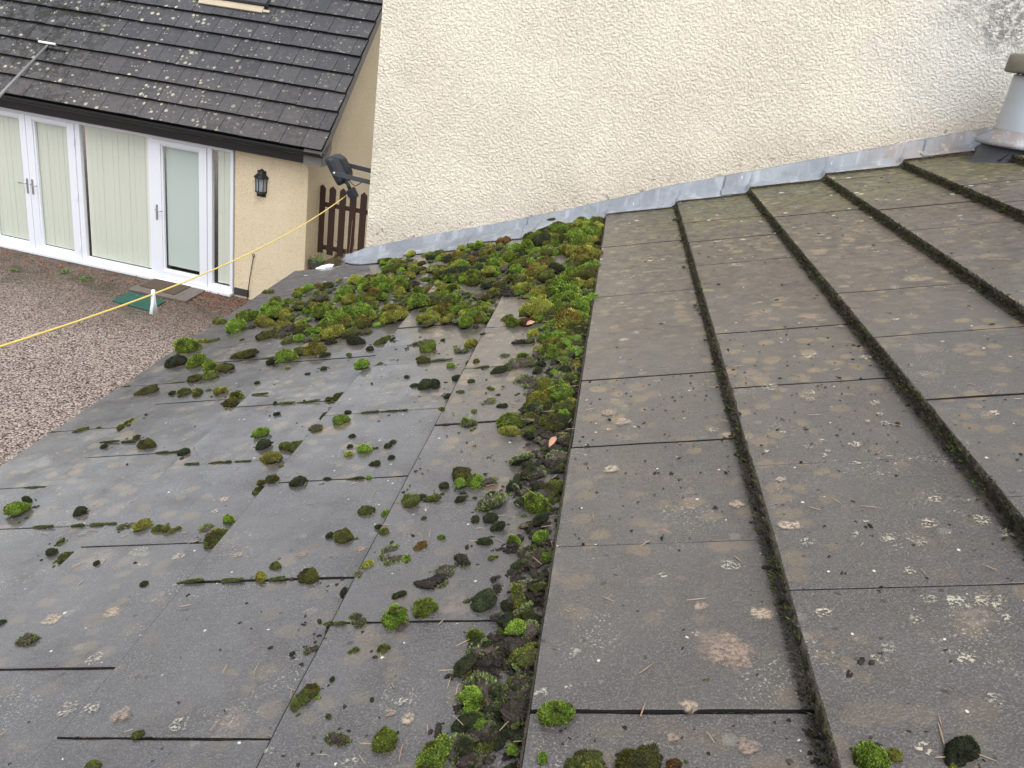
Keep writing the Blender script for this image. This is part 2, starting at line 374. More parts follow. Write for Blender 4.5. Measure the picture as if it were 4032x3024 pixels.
# ------------------------------------------------------------ lean-to with the mossy roof
lean=thing('lean_to_building',(-1.3,0,GZ),'low lean-to building with a wet grey concrete tiled roof covered in moss and lichen','building')
rnd=random.Random(4)
OFF={-5:.18,-4:.616-.66,-3:.493-.66,-2:.0074,-1:.1917,0:0.0,1:.178,2:.01,3:.18,4:.0,5:.17,6:.0,7:.18}
V=[];F=[];col=[];mi=[]
SE=-1.475; VY=2.955
def tile(k,y0,y1,j):
    gap=.0013+.0010*rnd.random();
    if (k,j) in ((0,-1),(0,0),(-2,0),(-2,-1)): gap=.0028
    y0+=gap;y1-=gap
    s0=k*G+rnd.uniform(-.0012,.0012); s1=(k+1)*G+.035
    if k==-5: s0=SE
    h0=T+rnd.uniform(-.0012,.0012); slope=-T/G; tw=rnd.uniform(-.0008,.0008)
    if k==-5: h0=surf(-4.99*G)
    def H(s): return h0+slope*(s-s0)
    tc=rnd.random(); tcol=(tc,rnd.random(),rnd.random())
    ns=12; ny=6; base=len(V)
    ss=[s0,s0+.0034]+[s0+.0034+(s1-s0-.0034)*i/ns for i in range(1,ns+1)]
    ys=[y0,y0+.0022]+[y0+.0022+(y1-y0-.0044)*i/ny for i in range(1,ny)]+[y1-.0022,y1]
    nS,nY=len(ss),len(ys)
    for i,s in enumerate(ss):
        for q,yy in enumerate(ys):
            ed=0.0
            if i==0: ed=.0025
            if q in(0,nY-1): ed=max(ed,.0005)
            wob=.0009*noise.noise(Vector((s*9,yy*9,k*3.1)))
            js=.0013*noise.noise(Vector((yy*40,k*7.3,j))) if i<=1 else 0
            jy=.0016*noise.noise(Vector((s*17,k*5.1,j*3.3+q))) if q in(0,nY-1) else 0
            V.append(RP(s+js,yy+jy,H(s)+tw*(q/nY-.5)-ed+wob)); col.append(tcol)
    for i in range(nS-1):
        for q in range(nY-1):
            mi.extend([0]*(len(F)-len(mi)))
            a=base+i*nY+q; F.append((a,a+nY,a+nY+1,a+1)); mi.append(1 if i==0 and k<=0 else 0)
    # skirt
    b2=len(V); rim=[(0,q) for q in range(nY)]+[(i,nY-1) for i in range(1,nS)]+[(nS-1,q) for q in range(nY-2,-1,-1)]+[(i,0) for i in range(nS-2,0,-1)]
    for (i,q) in rim:
        p=V[base+i*nY+q]; V.append(p+RP(0,0,-.021)); col.append(tcol)
    nr=len(rim)
    for t in range(nr):
        i,q=rim[t]; i2,q2=rim[(t+1)%nr]
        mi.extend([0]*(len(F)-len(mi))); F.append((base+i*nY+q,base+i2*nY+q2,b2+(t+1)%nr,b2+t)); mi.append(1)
for k in range(-5,8):
    j=-12
    while True:
        y0=OFF[k]+j*W; y1=y0+W
        if y0>VY-.02: break
        y1=min(y1,VY)
        if y1>-3.2: tile(k,y0,y1,j)
        j+=1
roof=mesh('roof',V,F,[m_tile,m_edge],lean,mi=mi,col=col)
roof['label']='wet grey concrete tiles in stepped courses'
# deck under the tiles
MB().box((SE+.02,-3.1,-.06),(7.9*G,VY-.01,-.028),lambda s,y,h:RP(s,y,h)).build('roof_deck',m_dark,lean)
# eaves board, side walls
MB().box((SE+.002,-3.1,-.13),(SE+.018,VY-.012,.004),lambda s,y,h:RP(s,y,h)).build('eaves_board',m_black,lean)
fx=SE*cT+.09
wl=MB(); wl.box((fx,-3.0,GZ),(fx+.12,VY-.03,SE*sT-.10),None); wl.build('wall',m_white_wall,lean)
MB().poly([(fx+.122,-3.0,GZ),(2.1,-3.0,GZ),(2.1,-3.0,.62),(fx+.122,-3.0,-.54),(fx+.122,-2.88,GZ),(2.1,-2.88,GZ),(2.1,-2.88,.62),(fx+.122,-2.88,-.54)],[(0,1,2,3),(7,6,5,4),(0,4,5,1),(1,5,6,2),(2,6,7,3),(3,7,4,0)]).build('wall',m_white_wall,lean)
# rear verge mortar strip left of the house corner
MB().box((SE+.03,VY+.001,-.05),(-1.16,VY+.03,.004),lambda s,y,h:RP(s,y,h)).build('verge_board',m_grey,lean)
# small bracket by the eaves
for yy in (2.86,2.52,1.06):
    b=MB(); b.tube([RP(SE-.012,yy,-.004),RP(SE+.004,yy,.012),RP(SE+.02,yy+.01,.006)],.0045,6); b.build('eaves_clip',m_black,lean,True)

# lichen crusts lying on the tiles (thin irregular skins, soft edged)
LICH="""-0.718,0.292,0.032 -0.811,0.276,0.032 -0.539,0.044,0.028 -0.45,0.027,0.027 -0.875,0.433,0.02 -0.549,0.411,0.019 -0.699,0.653,0.022 -0.779,0.468,0.04 -0.432,0.404,0.021 -0.676,0.182,0.03 -0.649,0.08,0.032 -0.595,0.055,0.026 -0.145,0.013,0.017 -0.194,-0.049,0.02 0.006,0.028,0.017 0.042,0.037,0.01 0.046,0.098,0.018 0.078,0.563,0.028 0.268,0.161,0.029 0.224,0.097,0.064 0.176,0.006,0.02 0.199,0.18,0.018 0.155,-0.037,0.015 0.23,-0.048,0.024 0.271,0.428,0.025 0.155,0.251,0.017 0.446,0.284,0.024 0.331,0.323,0.031 0.341,0.456,0.017 0.483,0.275,0.026 0.39,0.068,0.022 0.463,0.048,0.021 0.522,0.148,0.036 0.487,0.146,0.028 0.432,0.115,0.019 0.469,-0.011,0.02 0.509,0.315,0.027 0.387,-0.073,0.019 0.454,0.21,0.016 0.48,0.983,0.038 0.378,0.825,0.035 0.493,2.038,0.03 0.402,2.125,0.037 0.421,1.786,0.049 0.684,2.072,0.024 0.794,1.399,0.036 -0.214,1.727,0.028 -0.155,1.822,0.023 -0.588,1.717,0.029 0.094,1.243,0.027 0.065,0.803,0.029 0.096,0.758,0.032"""
V=[];F=[];col=[]
def lichen(s,y,d,kind):
    r=d*.62; n=28; ph=rnd.random()*9; b=len(V); rr=rnd.random()
    rings=5
    for ri in range(rings+1):
        t=ri/rings
        for q in range(n):
            a=2*math.pi*q/n; k=r*t*(1+.25*noise.noise(Vector((math.cos(a)*1.3,math.sin(a)*1.3,ph))))
            ss=s+k*math.cos(a); V.append(RS(ss,y+k*math.sin(a),.0016) if math.floor(ss/G)==math.floor(s/G) else RP(ss,y,surf(s)+.0016)); col.append((1-t,kind,rr))
    for ri in range(rings):
        for q in range(n):
            F.append((b+ri*n+q,b+(ri+1)*n+q,b+(ri+1)*n+(q+1)%n,b+ri*n+(q+1)%n))
DISC={0,1,2,4,5,6,8,12,17,18,19,20,21,22,23,24,27,28}
for i,tt in enumerate(LICH.split()):
    s,y,d=map(float,tt.split(',')); 
    e=d*.62
    sk=math.floor(s/G)*G
    s=min(max(s,sk+e*1.2),sk+G-e*1.2)
    lichen(s,y,d,0.0 if (i in DISC or i>45) else 1.0)
for i in range(70):
    s=rnd.uniform(.32,1.3); y=rnd.uniform(-.35,.9); d=rnd.uniform(.008,.026); e=d*.7
    sk=math.floor(s/G)*G; s=min(max(s,sk+e),sk+G-e); lichen(s,y,d,1.0)
for i in range(120):
    s=rnd.uniform(.0,1.5) if rnd.random()<.65 else rnd.uniform(-1.4,0); y=rnd.uniform(-.6,2.7); d=rnd.uniform(.010,.030); e=d*.7
    sk=math.floor(s/G)*G; s=min(max(s,sk+e),sk+G-e); lichen(s,y,d,float(rnd.random()<.7))
lo_=mesh('lichen',V,F,m_lichen,lean,col=col); lo_['label']='white and tan lichen crusts'; lo_['kind']='stuff'
adopt(lean)

# ------------------------------------------------------------ cream roughcast house with lead flashing and its lamp
house=thing('rendered_house',(2.0,WY,GZ),'tall cream roughcast house wall rising behind the mossy roof','house')
MB().box((WX,WY,GZ),(6.5,WY+8.5,5.2)).build('wall',m_white_wall,house)
# lead flashing in lapped sheets
def ylow(s):
    b=2.853+.10*min(1,max(0,(s+.30)/.06))
    st_=0
    return b+.006*noise.noise(Vector((s*14,2.2,0)))
def flash(s0,s1,lift,y_extra=0.0,endcut=0.0):
    V=[];F=[];n=max(4,int((s1-s0)/.008)); 
    for i in range(n+1):
        s=s0+(s1-s0)*i/n
        # follow the tile steps, smoothed over 3 cm
        hs=sum(surf(s+d) for d in (-.02,-.01,0,.01,.02))/5
        hs=max(hs,surf(s))
        yl=ylow(s)+y_extra
        if endcut and s<s0+endcut: yl=yl+ (2.985-yl)*((s0+endcut-s)/endcut)**1.5
        hsm=sum(surf(s+d*.02) for d in range(-8,9))/17; wv=.003*noise.noise(Vector((s*9,5.5,0)))
        x=s*cT
        zl=x*math.tan(TH)
        top=.062+.025*min(1,max(0,(x+.2)/.4))+.004*noise.noise(Vector((s*5,.5,7)))
        if endcut and s<s0+endcut: top*= .35+.65*(1-((s0+endcut-s)/endcut)**2)
        P=[RP(s,yl,hs+.0015+lift),RP(s,yl+.001,hs+.0040+lift),RP(s,yl+.03,max(hs*.6+hsm*.4,surf(s)+.003)+.0050+lift)]
        p2=RP(s,2.986,max(hsm,surf(s)-.004)+.016+lift+wv); P.append(p2)
        yt=WY-.004-lift
        pm=Vector((x,WY-.018-lift,zl+.028+lift*.3)); pt_=Vector((x,yt-.004,zl+top)); pe=Vector((x,WY+.004,zl+top+.004))
        if pm.z<p2.z+.006: pm.z=p2.z+.006
        if pt_.z<pm.z+.01: pt_.z=pm.z+.01; pe.z=pt_.z+.003
        P+=[pm,pt_,pe]
        V+=P
    m=7
    for i in range(n):
        for q in range(m-1): F.append((i*m+q,(i+1)*m+q,(i+1)*m+q+1,i*m+q+1))
    # end thickness
    return V,F
for a,b,l,e,c in ((-1.25,-.335,0.0,0,.14),(-.372,.535,.0035,0,0),(.49,1.33,.007,.0,0),(1.29,1.56,.0105,0,0)):
    V,F=flash(a,b,l,e,c); o=mesh('lead_flashing',V,F,m_lead,house,True)
    md=o.modifiers.new('t','SOLIDIFY'); md.thickness=.0022; md.offset=1
sc_=MB()
for px,pz in ((1.44,.600),(1.487,.632)): 
    sc_.lathe([(.0001,0),(.006,0),(.007,.004),(.004,.007),(.0001,.008)],(px,WY-.016,pz),10,axis=Matrix.Rotation(R(90),3,'X')).build('fixing_screw',m_rust,house) if False else None
adopt(house)

# flue on the right
fl_=thing('flue_pipe',RP(1.60,2.78,.02),'silver metal flue pipe with a weathered cap rising at the top of the roof','flue')
fc=Vector((1.478,2.80,0))
MB().lathe([(.094,.52),(.0935,.80),(.090,.806),(.0,.806)],fc,40).build('pipe',m_alu,fl_,True)
MB().lathe([(.128,.812),(.130,.816),(.128,.868),(.118,.876),(.0,.880)],fc,40).lathe([(.0,.8125),(.128,.812)],fc,40).build('cap',m_cap,fl_,True)
for q in range(10):
    mb=MB(); a=q*math.pi/5+.2; mb.box((fc.x+.08*math.cos(a)-.004,fc.y+.08*math.sin(a)-.004,.79),(fc.x+.08*math.cos(a)+.004,fc.y+.08*math.sin(a)+.004,.815))
    mb.build('cap_spacer',m_alu,fl_)
MB().lathe([(.070,.795),(.070,.8124)],fc,30).build('inner_liner',m_dark,fl_,True)
MB().lathe([(.0955,.612),(.100,.606),(.145,.572),(.149,.560),(.147,.553),(.120,.556)],fc,48).build('storm_collar',m_lead,fl_,True)
MB().lathe([(.118,.57),(.135,.50),(.16,.47)],fc,40).build('boot',m_slate,fl_,True)
V=[];F=[]
sh=MB(); n=12
pts=[]
for i in range(n+1):
    s=1.475+(1.9-1.475)*i/n
    for q in range(9):
        y=2.69+ (3.02-2.69)*q/8+.006*noise.noise(Vector((s*8,q*.6,3)))
        V.append(RP(s,y,max(surf(s),surf(s+.02))+.010+.003*noise.noise(Vector((s*9,y*9,0)))))
for i in range(n):
    for q in range(8): F.append((i*9+q,(i+1)*9+q,(i+1)*9+q+1,i*9+q+1))
o=mesh('base_sheet',V,F,m_slate,fl_,True); md=o.modifiers.new('t','SOLIDIFY'); md.thickness=.003
adopt(fl_)

# floodlight with sensor, fixed to the corner of the house
fx_=thing('floodlight',(WX,3.13,0.0),'black security floodlight with motion sensor on the corner of the cream house','floodlight')
def PL(x,y,z): return Vector((x,y,z))
cen=Vector((-1.268,3.13,-.003))
# body: rounded slab tilted, its face looking down left
ax=Vector((.135,0,-.21)).normalized()      # long axis (down right)
nx=Vector((-.84,.0,-.54)).normalized()      # facing direction
ax=(ax-nx*ax.dot(nx)).normalized(); dy=ax.cross(nx)
def LB(u,v,w): return cen+ax*u+dy*v+nx*w
def rounded(w,h,r,n=6):
    P=[]
    for cx,cy,a0 in ((w-r,h-r,0),(-w+r,h-r,90),(-w+r,-h+r,180),(w-r,-h+r,270)):
        for i in range(n+1):
            a=R(a0+90*i/n); P.append((cx+r*math.cos(a),cy+r*math.sin(a)))
    return P
body=MB()
secs=[(-.046,.45,.5),(-.040,.62,.68),(-.022,.9,.92),(-.004,1,1),(.012,1.0,1.0),(.016,.97,.97)]
prof=[rounded(.068*a,.072*b,.020*min(a,b)) for _,a,b in secs]
m=len(prof[0]); V=[];F=[]
for (w_,a,b),P in zip(secs,prof):
    for p in P: V.append(LB(p[0],p[1],w_))
for i in range(len(secs)-1):
    for q in range(m): F.append((i*m+q,i*m+(q+1)%m,(i+1)*m+(q+1)%m,(i+1)*m+q))
F.append(tuple(range(m))[::-1]); F.append(tuple((len(secs)-1)*m+q for q in range(m)))
mesh('lamp_housing',V,F,m_lamp,fx_,False)
P=rounded(.058,.062,.014); MB().prism(P,.0165,.019,lambda a,b,c:LB(a,b,c)).build('lens',m_lglass,fx_)
# two arms from the wall
for yy,zz,x0,c in ((3.055,-.012,-1.272,-.02),(3.20,.010,-1.245,.014)):
    a=Vector((x0,yy,zz+.004)); b=Vector((WX-.006,yy,zz-.004))
    MB().box((a.x,yy-.002,-.0105),(b.x,yy+.002,.0105),lambda x,y,z:Vector((x,y,z+zz-.012*(x-a.x)/(b.x-a.x)*1.0))).build('arm',m_lampm,fx_,bevel=.001)
MB().box((WX-.006,3.05,-.034),(WX-.0005,3.205,.016)).build('wall_bracket',m_lampm,fx_)
for yy in (3.05,): MB().lathe([(.0,0),(.007,0),(.007,.004),(.0,.006)],(-1.262,yy,-.009),12,axis=Matrix.Rotation(R(90),3,'X')).build('bolt',m_chrome,fx_,True)
MB().tube([(-1.225,3.08,-.040),(-1.203,3.075,-.052),(-1.188,3.07,-.078)],.0085,8).build('sensor_arm',m_lamp,fx_,True)
sc0=Vector((-1.176,3.07,-.092)); ux=Vector((.62,0,-.78)); uy=Vector((0,1,0)); uz=ux.cross(uy)
MB().box((-.024,-.022,-.021),(.024,.022,.021),lambda a,b,c:sc0+ux*a+uy*b+uz*c*(1.0-.25*(a+.024)/.048)).build('sensor',m_lamp,fx_,bevel=.006)
MB().lathe([(.0,.006),(.008,.004),(.011,0)],sc0+Vector((-.016,-.012,-.017)),14,axis=Matrix.Rotation(R(-130),3,'Y')).build('sensor_lens',m_peg,fx_,True)
MB().tube([(-1.21,3.10,-.034),(-1.19,3.09,-.050),(-1.172,3.09,-.060),(-1.150,3.09,-.045),(-1.137,3.09,-.030)],.0022,6).build('cable',m_black,fx_,True)
adopt(fx_)

# washing line and peg
def lray(d): return Vector(d)
A=Vector((-1.1975,3.052,-.100)); Bp=CAM+Vector((-0.57922172,0.72806076,-0.3666466))*1.62
pts=[]
for i in range(41):
    t=i/40*2.6; p=A.lerp(Bp,t); p.z-=.05*4*min(t,1.0)*(1-min(t,1.0)) if t<1 else -.2*(t-1)
    pts.append(p)
ln=MB().tube(pts,.0021,8).build('washing_line',m_line,smooth=True); tag(ln,'yellow plastic washing line stretched from the floodlight across the garden','washing line')
best=min(range(41),key=lambda i:0)
tgt=Vector((-0.46361403,0.82423826,-0.3251051)).normalized()
# nearest point of the line to the viewing direction of the peg as measured
bp=None;bd=9
for i in range(40):
    for q in range(10):
        p=pts[i].lerp(pts[i+1],q/10); d=((p-CAM).normalized()-tgt).length
        if d<bd: bd=d;bp=p
pg=thing('clothes_peg',bp,'white plastic clothes peg hanging on the yellow washing line','clothes peg')
ld=(Bp-A).normalized()
for sgn in (-1,1):
    mb=MB(); P=[bp+Vector((0,0,.010)),bp+ld*sgn*.002+Vector((0,0,-.002)),bp+ld*sgn*.006+Vector((0,0,-.022)),bp+ld*sgn*.014+Vector((0,0,-.046))]
    mb.tube(P,[.0042,.0042,.0036,.0046],8); mb.build('peg_leg',m_peg,pg,True)
MB().tube([bp+ld*-.006+Vector((0,0,-.011)),bp+ld*.006+Vector((0,0,-.011))],.002,8).build('spring',m_chrome,pg,True)
adopt(pg)

# long pole with head lying on the cottage roof
rp0=FA(-3.254,.47,2.922)+Vector((0,-.02,.05)); lowp=CAM+Vector((-0.59964177,0.79004283,-0.12752284))*11.2
dirp=(lowp-rp0).normalized(); tend=(GZ-rp0.z)/dirp.z; endp=rp0+dirp*min(tend,9.0)
pole=thing('cleaning_pole',endp,'long grey pole with a white head resting on the dark cottage roof','pole')
MB().tube([rp0-dirp*.0,endp],.017,10).build('shaft',m_pole,pole,True)
hu=hh; 
MB().box((-.13,-.035,-.012),(.16,.035,.02),lambda a,b,c:rp0+Vector((0,0,.03))+hu*a+nn*b+Vector((0,0,1))*c-dirp*.05).build('head',m_peg,pole,bevel=.008)
mb=MB()
rr=random.Random(3)
for i in range(260):
    p=rp0+hu*rr.uniform(0,.34)+nn*rr.uniform(-.05,.02)+Vector((0,0,-.02)); mb.tube([p,p+Vector((rr.uniform(-.03,.03),rr.uniform(-.03,.0),-rr.uniform(.05,.11)))],.004,3,False)
mb.build('bristles',m_dark,pole)
adopt(pole)

# white lump at the back edge of the roof, blue cord
V=[];F=[]
bm=bmesh.new(); bmesh.ops.create_icosphere(bm,subdivisions=4,radius=1)
for v in bm.verts:
    p=v.co.copy(); k=1+.35*noise.noise(p*2.1)+.18*noise.noise(p*5); v.co=Vector((p.x*.040*k,p.y*.016*k,p.z*.012*k))
me=bpy.data.meshes.new('m'); bm.to_mesh(me); bm.free(); me.materials.append(m_peg)
for p in me.polygons: p.use_smooth=True
lump=bpy.data.objects.new('plastic_wrapping',me); COL.objects.link(lump); lump.location=RP(-1.33,2.968,.012); lump.rotation_euler=(0,-TH,R(12))
tag(lump,'crumpled white plastic lump on the back edge of the roof by the house corner','plastic')

# ------------------------------------------------------------ cottage
cot=thing('cottage',FA(0,0,0),'yellow rendered cottage with a steep dark tiled roof across the garden','house')
AR=1.083
wb=MB(); wb.box((0.0,0,0),(AR,.25,2.31),FA); wb.box((-9.5,.0,2.085),(-.002,.24,2.31),FA); wb.box((-9.5,0,0),(-6.6,.24,2.083),FA); wb.build('front_wall',m_cot_wall,cot)
PT=math.tan(R(47)); RZ=2.29; RB=-.15
def under(b): return RZ+(b-RB)*PT-.06
gb=MB(); gb.prism([(.252,0),(7.5,0),(7.5,under(3.9)),(3.9,under(3.9)),(.252,under(.252))],AR-.25,AR-.001,lambda b,z,a:FA(a,b,z)); gb.build('gable_wall',m_cot_wall,cot)
# roof of lapped tiles
V=[];F=[];col=[];mi=[]
SL=R(47); cs,ss_=math.cos(SL),math.sin(SL)
def CR(a,d,h): return FA(a,RB+d*cs-h*ss_,RZ+d*ss_+h*cs)
GA=.3175; rc=random.Random(8)
for k in range(15):
    a=1.341; first=True; x=1.341
    off=0 if k%2==0 else .15
    while x>-8.6:
        wdt=.30 if not first else (.30-off*.5 if off else .30)
        if first and k%2: wdt=.15
        x0=x-wdt; d0=k*GA; d1=d0+GA+.03; hb=.052+rc.uniform(-.003,.003); c=(rc.random(),rc.random(),0)
        mid=d0+GA*.5
        hid = 6.45<k and 0
        b=len(V); jd=rc.uniform(-.003,.003)
        for (aa,d,h) in ((x0+.003,d0+jd,hb),(x-.003,d0+jd,hb),(x-.003,d1,.008),(x0+.003,d1,.008),(x0+.003,d0+jd+.004,hb-.040),(x-.003,d0+jd+.004,hb-.040),(x-.003,d1,-.02),(x0+.003,d1,-.02)):
            V.append(CR(aa,d,h)); col.append(c)
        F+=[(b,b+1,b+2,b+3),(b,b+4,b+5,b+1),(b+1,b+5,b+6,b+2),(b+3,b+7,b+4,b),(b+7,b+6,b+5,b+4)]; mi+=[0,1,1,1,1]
        x=x0; first=False
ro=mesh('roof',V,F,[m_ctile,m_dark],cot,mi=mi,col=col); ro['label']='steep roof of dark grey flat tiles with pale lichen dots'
MB().box((-8.6,0.03,-.10),(1.33,4.7,-.022),CR).build('roof_deck',m_dark,cot)
MB().box((1.30,-.0,-.12),(1.338,4.7,-.0205),CR).build('bargeboard',m_grey,cot)
MB().prism([(RB,2.10),(.0,2.10),(.15,2.30),(.15,2.42),(RB,2.29)],1.084,1.338,lambda b,z,a:FA(a,b-.012,z)).build('eaves_box_end',m_grey,cot)
MB().box((-9.5,-.135,2.105),(1.30,-.115,2.275),FA).build('fascia',m_black,cot)
MB().box((-9.5,-.114,2.105),(1.082,-.001,2.118),FA).build('soffit',m_black,cot)
gt=MB(); prof=[( -.112*1.0,2.28)]
V=[];F=[]
pr=[]
for i in range(9):
    q=math.pi*i/8; pr.append((-.19-.055*math.cos(q)*-1,2.275-.055*math.sin(q)))
for i in range(9):
    q=math.pi*(8-i)/8; pr.append((-.19-.050*math.cos(q)*-1,2.276-.050*math.sin(q)))
for aa in (-9.5,1.36):
    for b,z in pr: V.append(FA(aa,b,z))
m=len(pr)
for q in range(m): F.append((q,(q+1)%m,m+(q+1)%m,m+q))
F.append(tuple(range(m))); 
mesh('gutter',V,F,m_black,cot)
for aa in (-7,-5.2,-3.4,-1.6,.2,1.2): pass
# roof window
sk=thing
fr=MB(); a0,a1=-1.30,-.28; d0,d1=2.17,3.3
for q in ((a0,d0,a0+.09,d1),(a1-.09,d0,a1,d1),(a0+.092,d0,a1-.092,d0+.09),(a0+.092,d1-.09,a1-.092,d1)): fr.box((q[0],q[1],.02),(q[2],q[3],.115),CR)
sf=fr.build('roof_window',m_lampm,cot,bevel=.006)
MB().box((a0+.09,d0+.09,.07),(a1-.09,d1-.09,.08),CR).build('pane',m_glass,sf)
MB().box((a0+.09,d0+.09,.03),(a1-.09,d1-.09,.045),CR).build('reveal',m_black,sf)
MB().box((a0-.03,d0-.115,.036),(a1-.04,d0-.004,.062),CR).build('apron',m_apron,sf,bevel=.008)
MB().box((a0+.11,d0+.05,.117),(a1-.11,d0+.075,.125),CR).build('handle_rail',m_black,sf)
MB().box((a0-.14,d0-.055,.037),(a0-.033,d0-.02,.052),CR).build('apron_wing',m_apron,sf)
MB().box((a1-.037,d0-.09,.037),(a1+.06,d0-.05,.052),CR).build('apron_wing',m_apron,sf)
# glazed frontage
fm=MB(); OB=-.02
fm.box((-6.6,OB-.01,2.045),(-.02,.05,2.084),FA)     # head
for a,b in ((-6.6,-6.55),(-2.500,-2.425),(-4.17,-4.10),(-1.335,-1.262),(-.415,-.345),(-.065,-.02)): fm.box((a,OB,.052),(b,.05,2.044),FA)
for a,b in ((-6.55,-4.17),(-2.425,-1.335),(-.345,-.065)): fm.box((a,OB+.004,.052),(b,.05,.118),FA)
frame=fm.build('window_frame',m_upvc,cot,bevel=.004)
MB().box((-6.62,-.10,.004),(-.012,.05,.050),FA).build('sill',m_upvc,cot,bevel=.008)
def beads(a0,a1,z0,z1,par,nm='glazing_bead'):
    # stepped bead round the glass
    b=MB(); t=.022
    b.box((a0-t,OB+.010,z0-t),(a0,.03,z1+t),FA); b.box((a1,OB+.010,z0-t),(a1+t,.03,z1+t),FA); b.box((a0+.001,OB+.010,z0-t),(a1-.001,.03,z0),FA); b.box((a0+.001,OB+.010,z1),(a1-.001,.03,z1+t),FA)
    b.build(nm,m_upvc,par)
def glazing(a0,a1,z0,z1,par,frost=False,gapL=0.0,gapB=0.0):
    MB().box((a0-.01,.012,z0-.01),(a1+.01,.020,z1+.01),FA).build('pane',m_glass,par)
    if frost:
        MB().box((a0+.012,.055,z0+.045),(a1+.01,.060,z1),FA).build('blind',m_frost,par)
    else:
        bl=MB(); x=a0-.045+gapL*2.3; i=0
        while x<a1+.03:
            jit=.0015*math.sin(i*2.3+a0*5)
            bl.poly([FA(x,.046+jit,z0+.006+gapB),FA(x+.094,.042+jit,z0+.006+gapB),FA(x+.094,.042+jit,z1+.05),FA(x,.046+jit,z1+.05)],[(0,1,2,3)]); x+=.086; i+=1
        o=bl.build('blind',m_blind,par); md=o.modifiers.new('t','SOLIDIFY'); md.thickness=.002
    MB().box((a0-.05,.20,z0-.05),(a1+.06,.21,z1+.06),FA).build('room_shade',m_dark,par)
m_frost=plain('pale_blind',(.66,.70,.69),.6)
glazing(-2.337,-1.402,.126,2.030,frame); glazing(-.320,-.077,.136,2.03,frame,gapL=.035); glazing(-6.5,-4.2,.126,2.030,frame)
def door(a0,a1,g0,g1,z0,z1,gz0,gz1,label,hx,hdir,frost=False,gapL=0):
    m=MB(); y0=OB-.014
    m.box((a0,y0,z0),(g0-.022,.03,z1),FA); m.box((g1+.022,y0,z0),(a1,.03,z1),FA); m.box((g0-.0215,y0,z0),(g1+.0215,.03,gz0-.022),FA); m.box((g0-.0215,y0,gz1+.022),(g1+.0215,.03,z1),FA)
    d=m.build('door',m_upvc,cot,bevel=.004); d['label']=label
    beads(g0,g1,gz0,gz1,d); glazing(g0,g1,gz0,gz1,d,frost,gapL)
    hz=1.03
    MB().box((hx-.016,y0-.008,hz-.12),(hx+.016,y0-.0005,hz+.10),FA).build('handle_plate',m_chrome,d,bevel=.003)
    MB().tube([FA(hx,y0-.004,hz+.03),FA(hx,y0-.045,hz+.03),FA(hx+hdir*.025,y0-.055,hz+.03),FA(hx+hdir*.115,y0-.05,hz+.024)],.0085,8).build('handle',m_chrome,d,True)
    return d
dl=door(-4.095,-3.306,-3.955,-3.425,.056,2.043,.155,1.965,'left leaf of the white double patio door',-3.345,-1)
dr=door(-3.298,-2.504,-3.168,-2.638,.056,2.043,.150,1.965,'right leaf of the white double patio door',-3.258,1,gapL=.01)
for z in (.25,1.02,1.80): MB().box((-2.522,OB-.030,z-.05),(-2.494,OB-.0145,z+.05),FA).build('hinge',m_upvc,dr,bevel=.003)
ds=door(-1.256,-.420,-1.112,-.552,.056,2.043,.190,1.958,'single white patio door with a plain pale blind',-1.205,1,True)
MB().box((0.002,-.012,.03),(.236,-.0005,.135),FA).build('wall_strip',m_stripe,cot)
adopt(cot)
for o in cot.children:
    pass

# wall lantern
lt=thing('wall_lantern',FA(.402,0,1.5),'black half lantern on the yellow cottage wall right of the patio doors','wall lamp')
def hl(prof,n=6):
    """half hexagonal lathe against the wall"""
    V=[];F=[]
    for r_,z in prof:
        for k in range(n+1):
            q=math.pi*k/n; V.append(FA(.402+r_*math.cos(q),-.004-r_*math.sin(q),z))
    m=n+1
    for i in range(len(prof)-1):
        for k in range(n): F.append((i*m+k,i*m+k+1,(i+1)*m+k+1,(i+1)*m+k))
    return V,F
V,F=hl([(.105,1.782),(.108,1.792),(.09,1.81),(.062,1.835),(.050,1.862),(.030,1.885),(.018,1.898),(.002,1.902)]); mesh('lantern_roof',V,F,m_black,lt)
V,F=hl([(.078,1.780),(.072,1.600)],4); mesh('glass',V,F,m_lglass,lt)
fr_=MB()
for k in range(5):
    q=math.pi*k/4; fr_.tube([FA(.402+.083*math.cos(q),-.006-.083*math.sin(q),1.784),FA(.402+.076*math.cos(q),-.006-.076*math.sin(q),1.596)],.0062,6)
fr_.build('cage',m_black,lt)
V,F=hl([(.002,1.604),(.085,1.602),(.088,1.590),(.06,1.570),(.030,1.560),(.030,1.532),(.002,1.530)]); mesh('lantern_base',V,F,m_black,lt)
MB().tube([FA(.402,-.03,1.604),FA(.402,-.03,1.66)],.012,8).build('bulb_holder',m_black,lt)
MB().box((.335,-.006,1.52),(.469,-.0005,1.88),FA).build('back_plate',m_black,lt,bevel=.002)
adopt(lt)
# thin rod leaning on the wall
rd=MB().tube([FA(.236,-.06,.0),FA(.27,-.04,.35),FA(.304,-.014,.655)],.0065,6)
rd.tube([FA(.304+.018*math.sin(q*.63),-.014,.672+.018*-math.cos(q*.63)) for q in range(11)],.005,6)
tag(rd.build('metal_rod',m_rust,smooth=True),'thin dark rod with a ring end leaning against the yellow cottage wall','rod')
